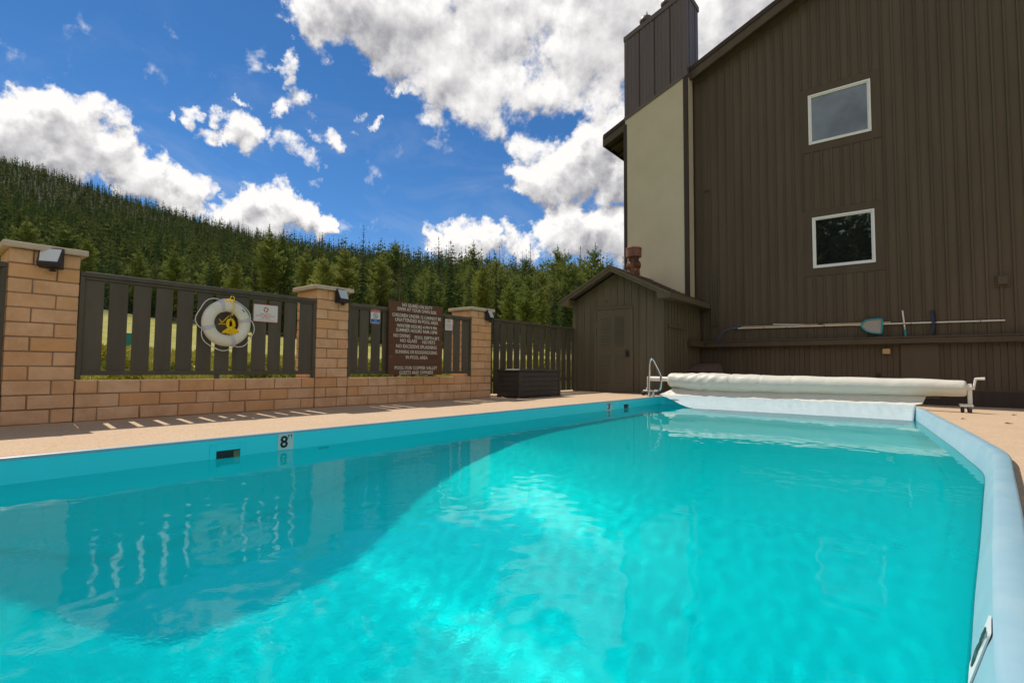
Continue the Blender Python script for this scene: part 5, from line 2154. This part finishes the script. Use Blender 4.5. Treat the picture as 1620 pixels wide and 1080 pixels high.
# everything farther away: one mass, real geometry, simple trees
LOW = []
for kind, lst in (('spruce', [(41, .24, 13, 4), (42, .20, 14, 4), (43, .28, 12, 4)]), ('pine', [(51, .34, 10, 4), (52, .40, 10, 4)])):
    for sd, wd, lv, pr in lst:
        tr, B = conifer(sd, wd, lv, pr, 0, kind)
        LOW.append((np.array([tuple(p) for p in B.v], np.float32), kind))
HI = []
for kind, lst in (('spruce', [(61, .23, 26, 5), (62, .19, 28, 5)]), ('pine', [(71, .33, 20, 5)])):
    for sd, wd, lv, pr in lst:
        tr, B = conifer(sd, wd, lv, pr, 2, kind)
        HI.append((np.array([tuple(p) for p in B.v], np.float32), kind))
rest = [(cand[c][0], cand[c][1], cz[c] - .3 - .0035 * cand[c][2], cand[c][3], cand[c][2]) for c in order[N_SINGLE:]]
for k in range(300):                              # woods behind the camera, seen mirrored in the windows
    a = R(rg.uniform(75, 215) if k < 170 else rg.uniform(168, 203))
    d = rg.uniform(36, 80) if k < 170 else rg.uniform(34, 58)
    x, y = math.sin(a) * d, math.cos(a) * d
    rest.append((x, y, float(terrain(x, y)) - .3, rg.uniform(15, 22), 30))
VV, TT = [], []
for n_, (x, y, z, h, d) in enumerate(rest):
    src = HI if n_ < 900 or d < 40 else LOW
    u = rg.random()
    pick = [q for q in src if q[1] == ('pine' if u < .36 else 'spruce')]
    vs, kind = pick[int(rg.integers(0, len(pick)))]
    a = rg.uniform(0, 6.28)
    ca, sa = math.cos(a), math.sin(a)
    w = h * rg.uniform(.85, 1.2)
    P = np.empty_like(vs)
    P[:, 0] = x + (vs[:, 0] * ca - vs[:, 1] * sa) * w
    P[:, 1] = y + (vs[:, 0] * sa + vs[:, 1] * ca) * w
    P[:, 2] = z + vs[:, 2] * h
    VV.append(P)
    tint = rg.uniform(0, .30) if kind == 'spruce' else rg.uniform(.45, 1)
    TT.append(np.full(len(vs), tint, np.float32))
VV = np.concatenate(VV)
TT = np.concatenate(TT)


def tri_soup(name, V, T, mt):
    nv = len(V)
    me = bpy.data.meshes.new(name)
    me.vertices.add(nv)
    me.vertices.foreach_set('co', V.ravel())
    me.loops.add(nv)
    me.loops.foreach_set('vertex_index', np.arange(nv, dtype=np.int32))
    me.polygons.add(nv // 3)
    me.polygons.foreach_set('loop_start', np.arange(0, nv, 3, dtype=np.int32))
    me.polygons.foreach_set('loop_total', np.full(nv // 3, 3, np.int32))
    at = me.attributes.new('tint', 'FLOAT', 'POINT')
    at.data.foreach_set('value', T)
    me.update(calc_edges=True)
    me.materials.append(mt)
    return place(name, me)


fo = tri_soup('far_forest', VV, TT, M['forest'])
fo['kind'] = 'stuff'
print('forest', len(rest), 'trees', len(VV) // 3, 'triangles')

# meadow grass and shrubs behind the fence
V, T = [], []
for k in range(16000):
    d = 8.6 + 34 * rg.random() ** 1.7
    a = rg.uniform(az_lo, R(-20))
    x, y = math.sin(a) * d, math.cos(a) * d
    if x > -8.7:
        continue
    z = float(terrain(x, y)) - .02
    tt = rg.random()
    for b in range(3):
        h = rg.uniform(.10, .34)
        w = rg.uniform(.012, .03) * (1 + d / 18)
        th = rg.uniform(0, 6.28)
        ox, oy = rg.normal(0, .06, 2)
        lx, ly = rg.normal(0, .09, 2)
        V += [(x + ox - w * math.cos(th), y + oy - w * math.sin(th), z), (x + ox + w * math.cos(th), y + oy + w * math.sin(th), z), (x + ox + lx, y + oy + ly, z + h)]
        T += [tt] * 3
go_ = tri_soup('grass', np.array(V, np.float32), np.array(T, np.float32), M['grass'])
go_['kind'] = 'stuff'
V, T = [], []
for k in range(70):
    d = rg.uniform(10, 26)
    a = rg.uniform(az_lo, R(-28))
    x, y = math.sin(a) * d, math.cos(a) * d
    if x > -9.2:
        continue
    z = float(terrain(x, y))
    r0 = rg.uniform(.2, .55)
    tt = rg.uniform(0, .45)
    for b in range(150):
        v = rg.normal(0, 1, 3)
        v /= np.linalg.norm(v)
        rr = r0 * rg.uniform(.55, 1.05)
        p = np.array([x, y, z + r0 * .5]) + v * rr * np.array([1, 1, .85])
        e1, e2 = rg.normal(0, .055, 3), rg.normal(0, .055, 3)
        V += [tuple(p - e1), tuple(p + e1), tuple(p + e2)]
        T += [min(1, tt + (.5 if rg.random() < .12 else 0) + rg.uniform(0, .15))] * 3
so_ = tri_soup('meadow_shrubs', np.array(V, np.float32), np.array(T, np.float32), M['shrub'])
so_['kind'] = 'stuff'
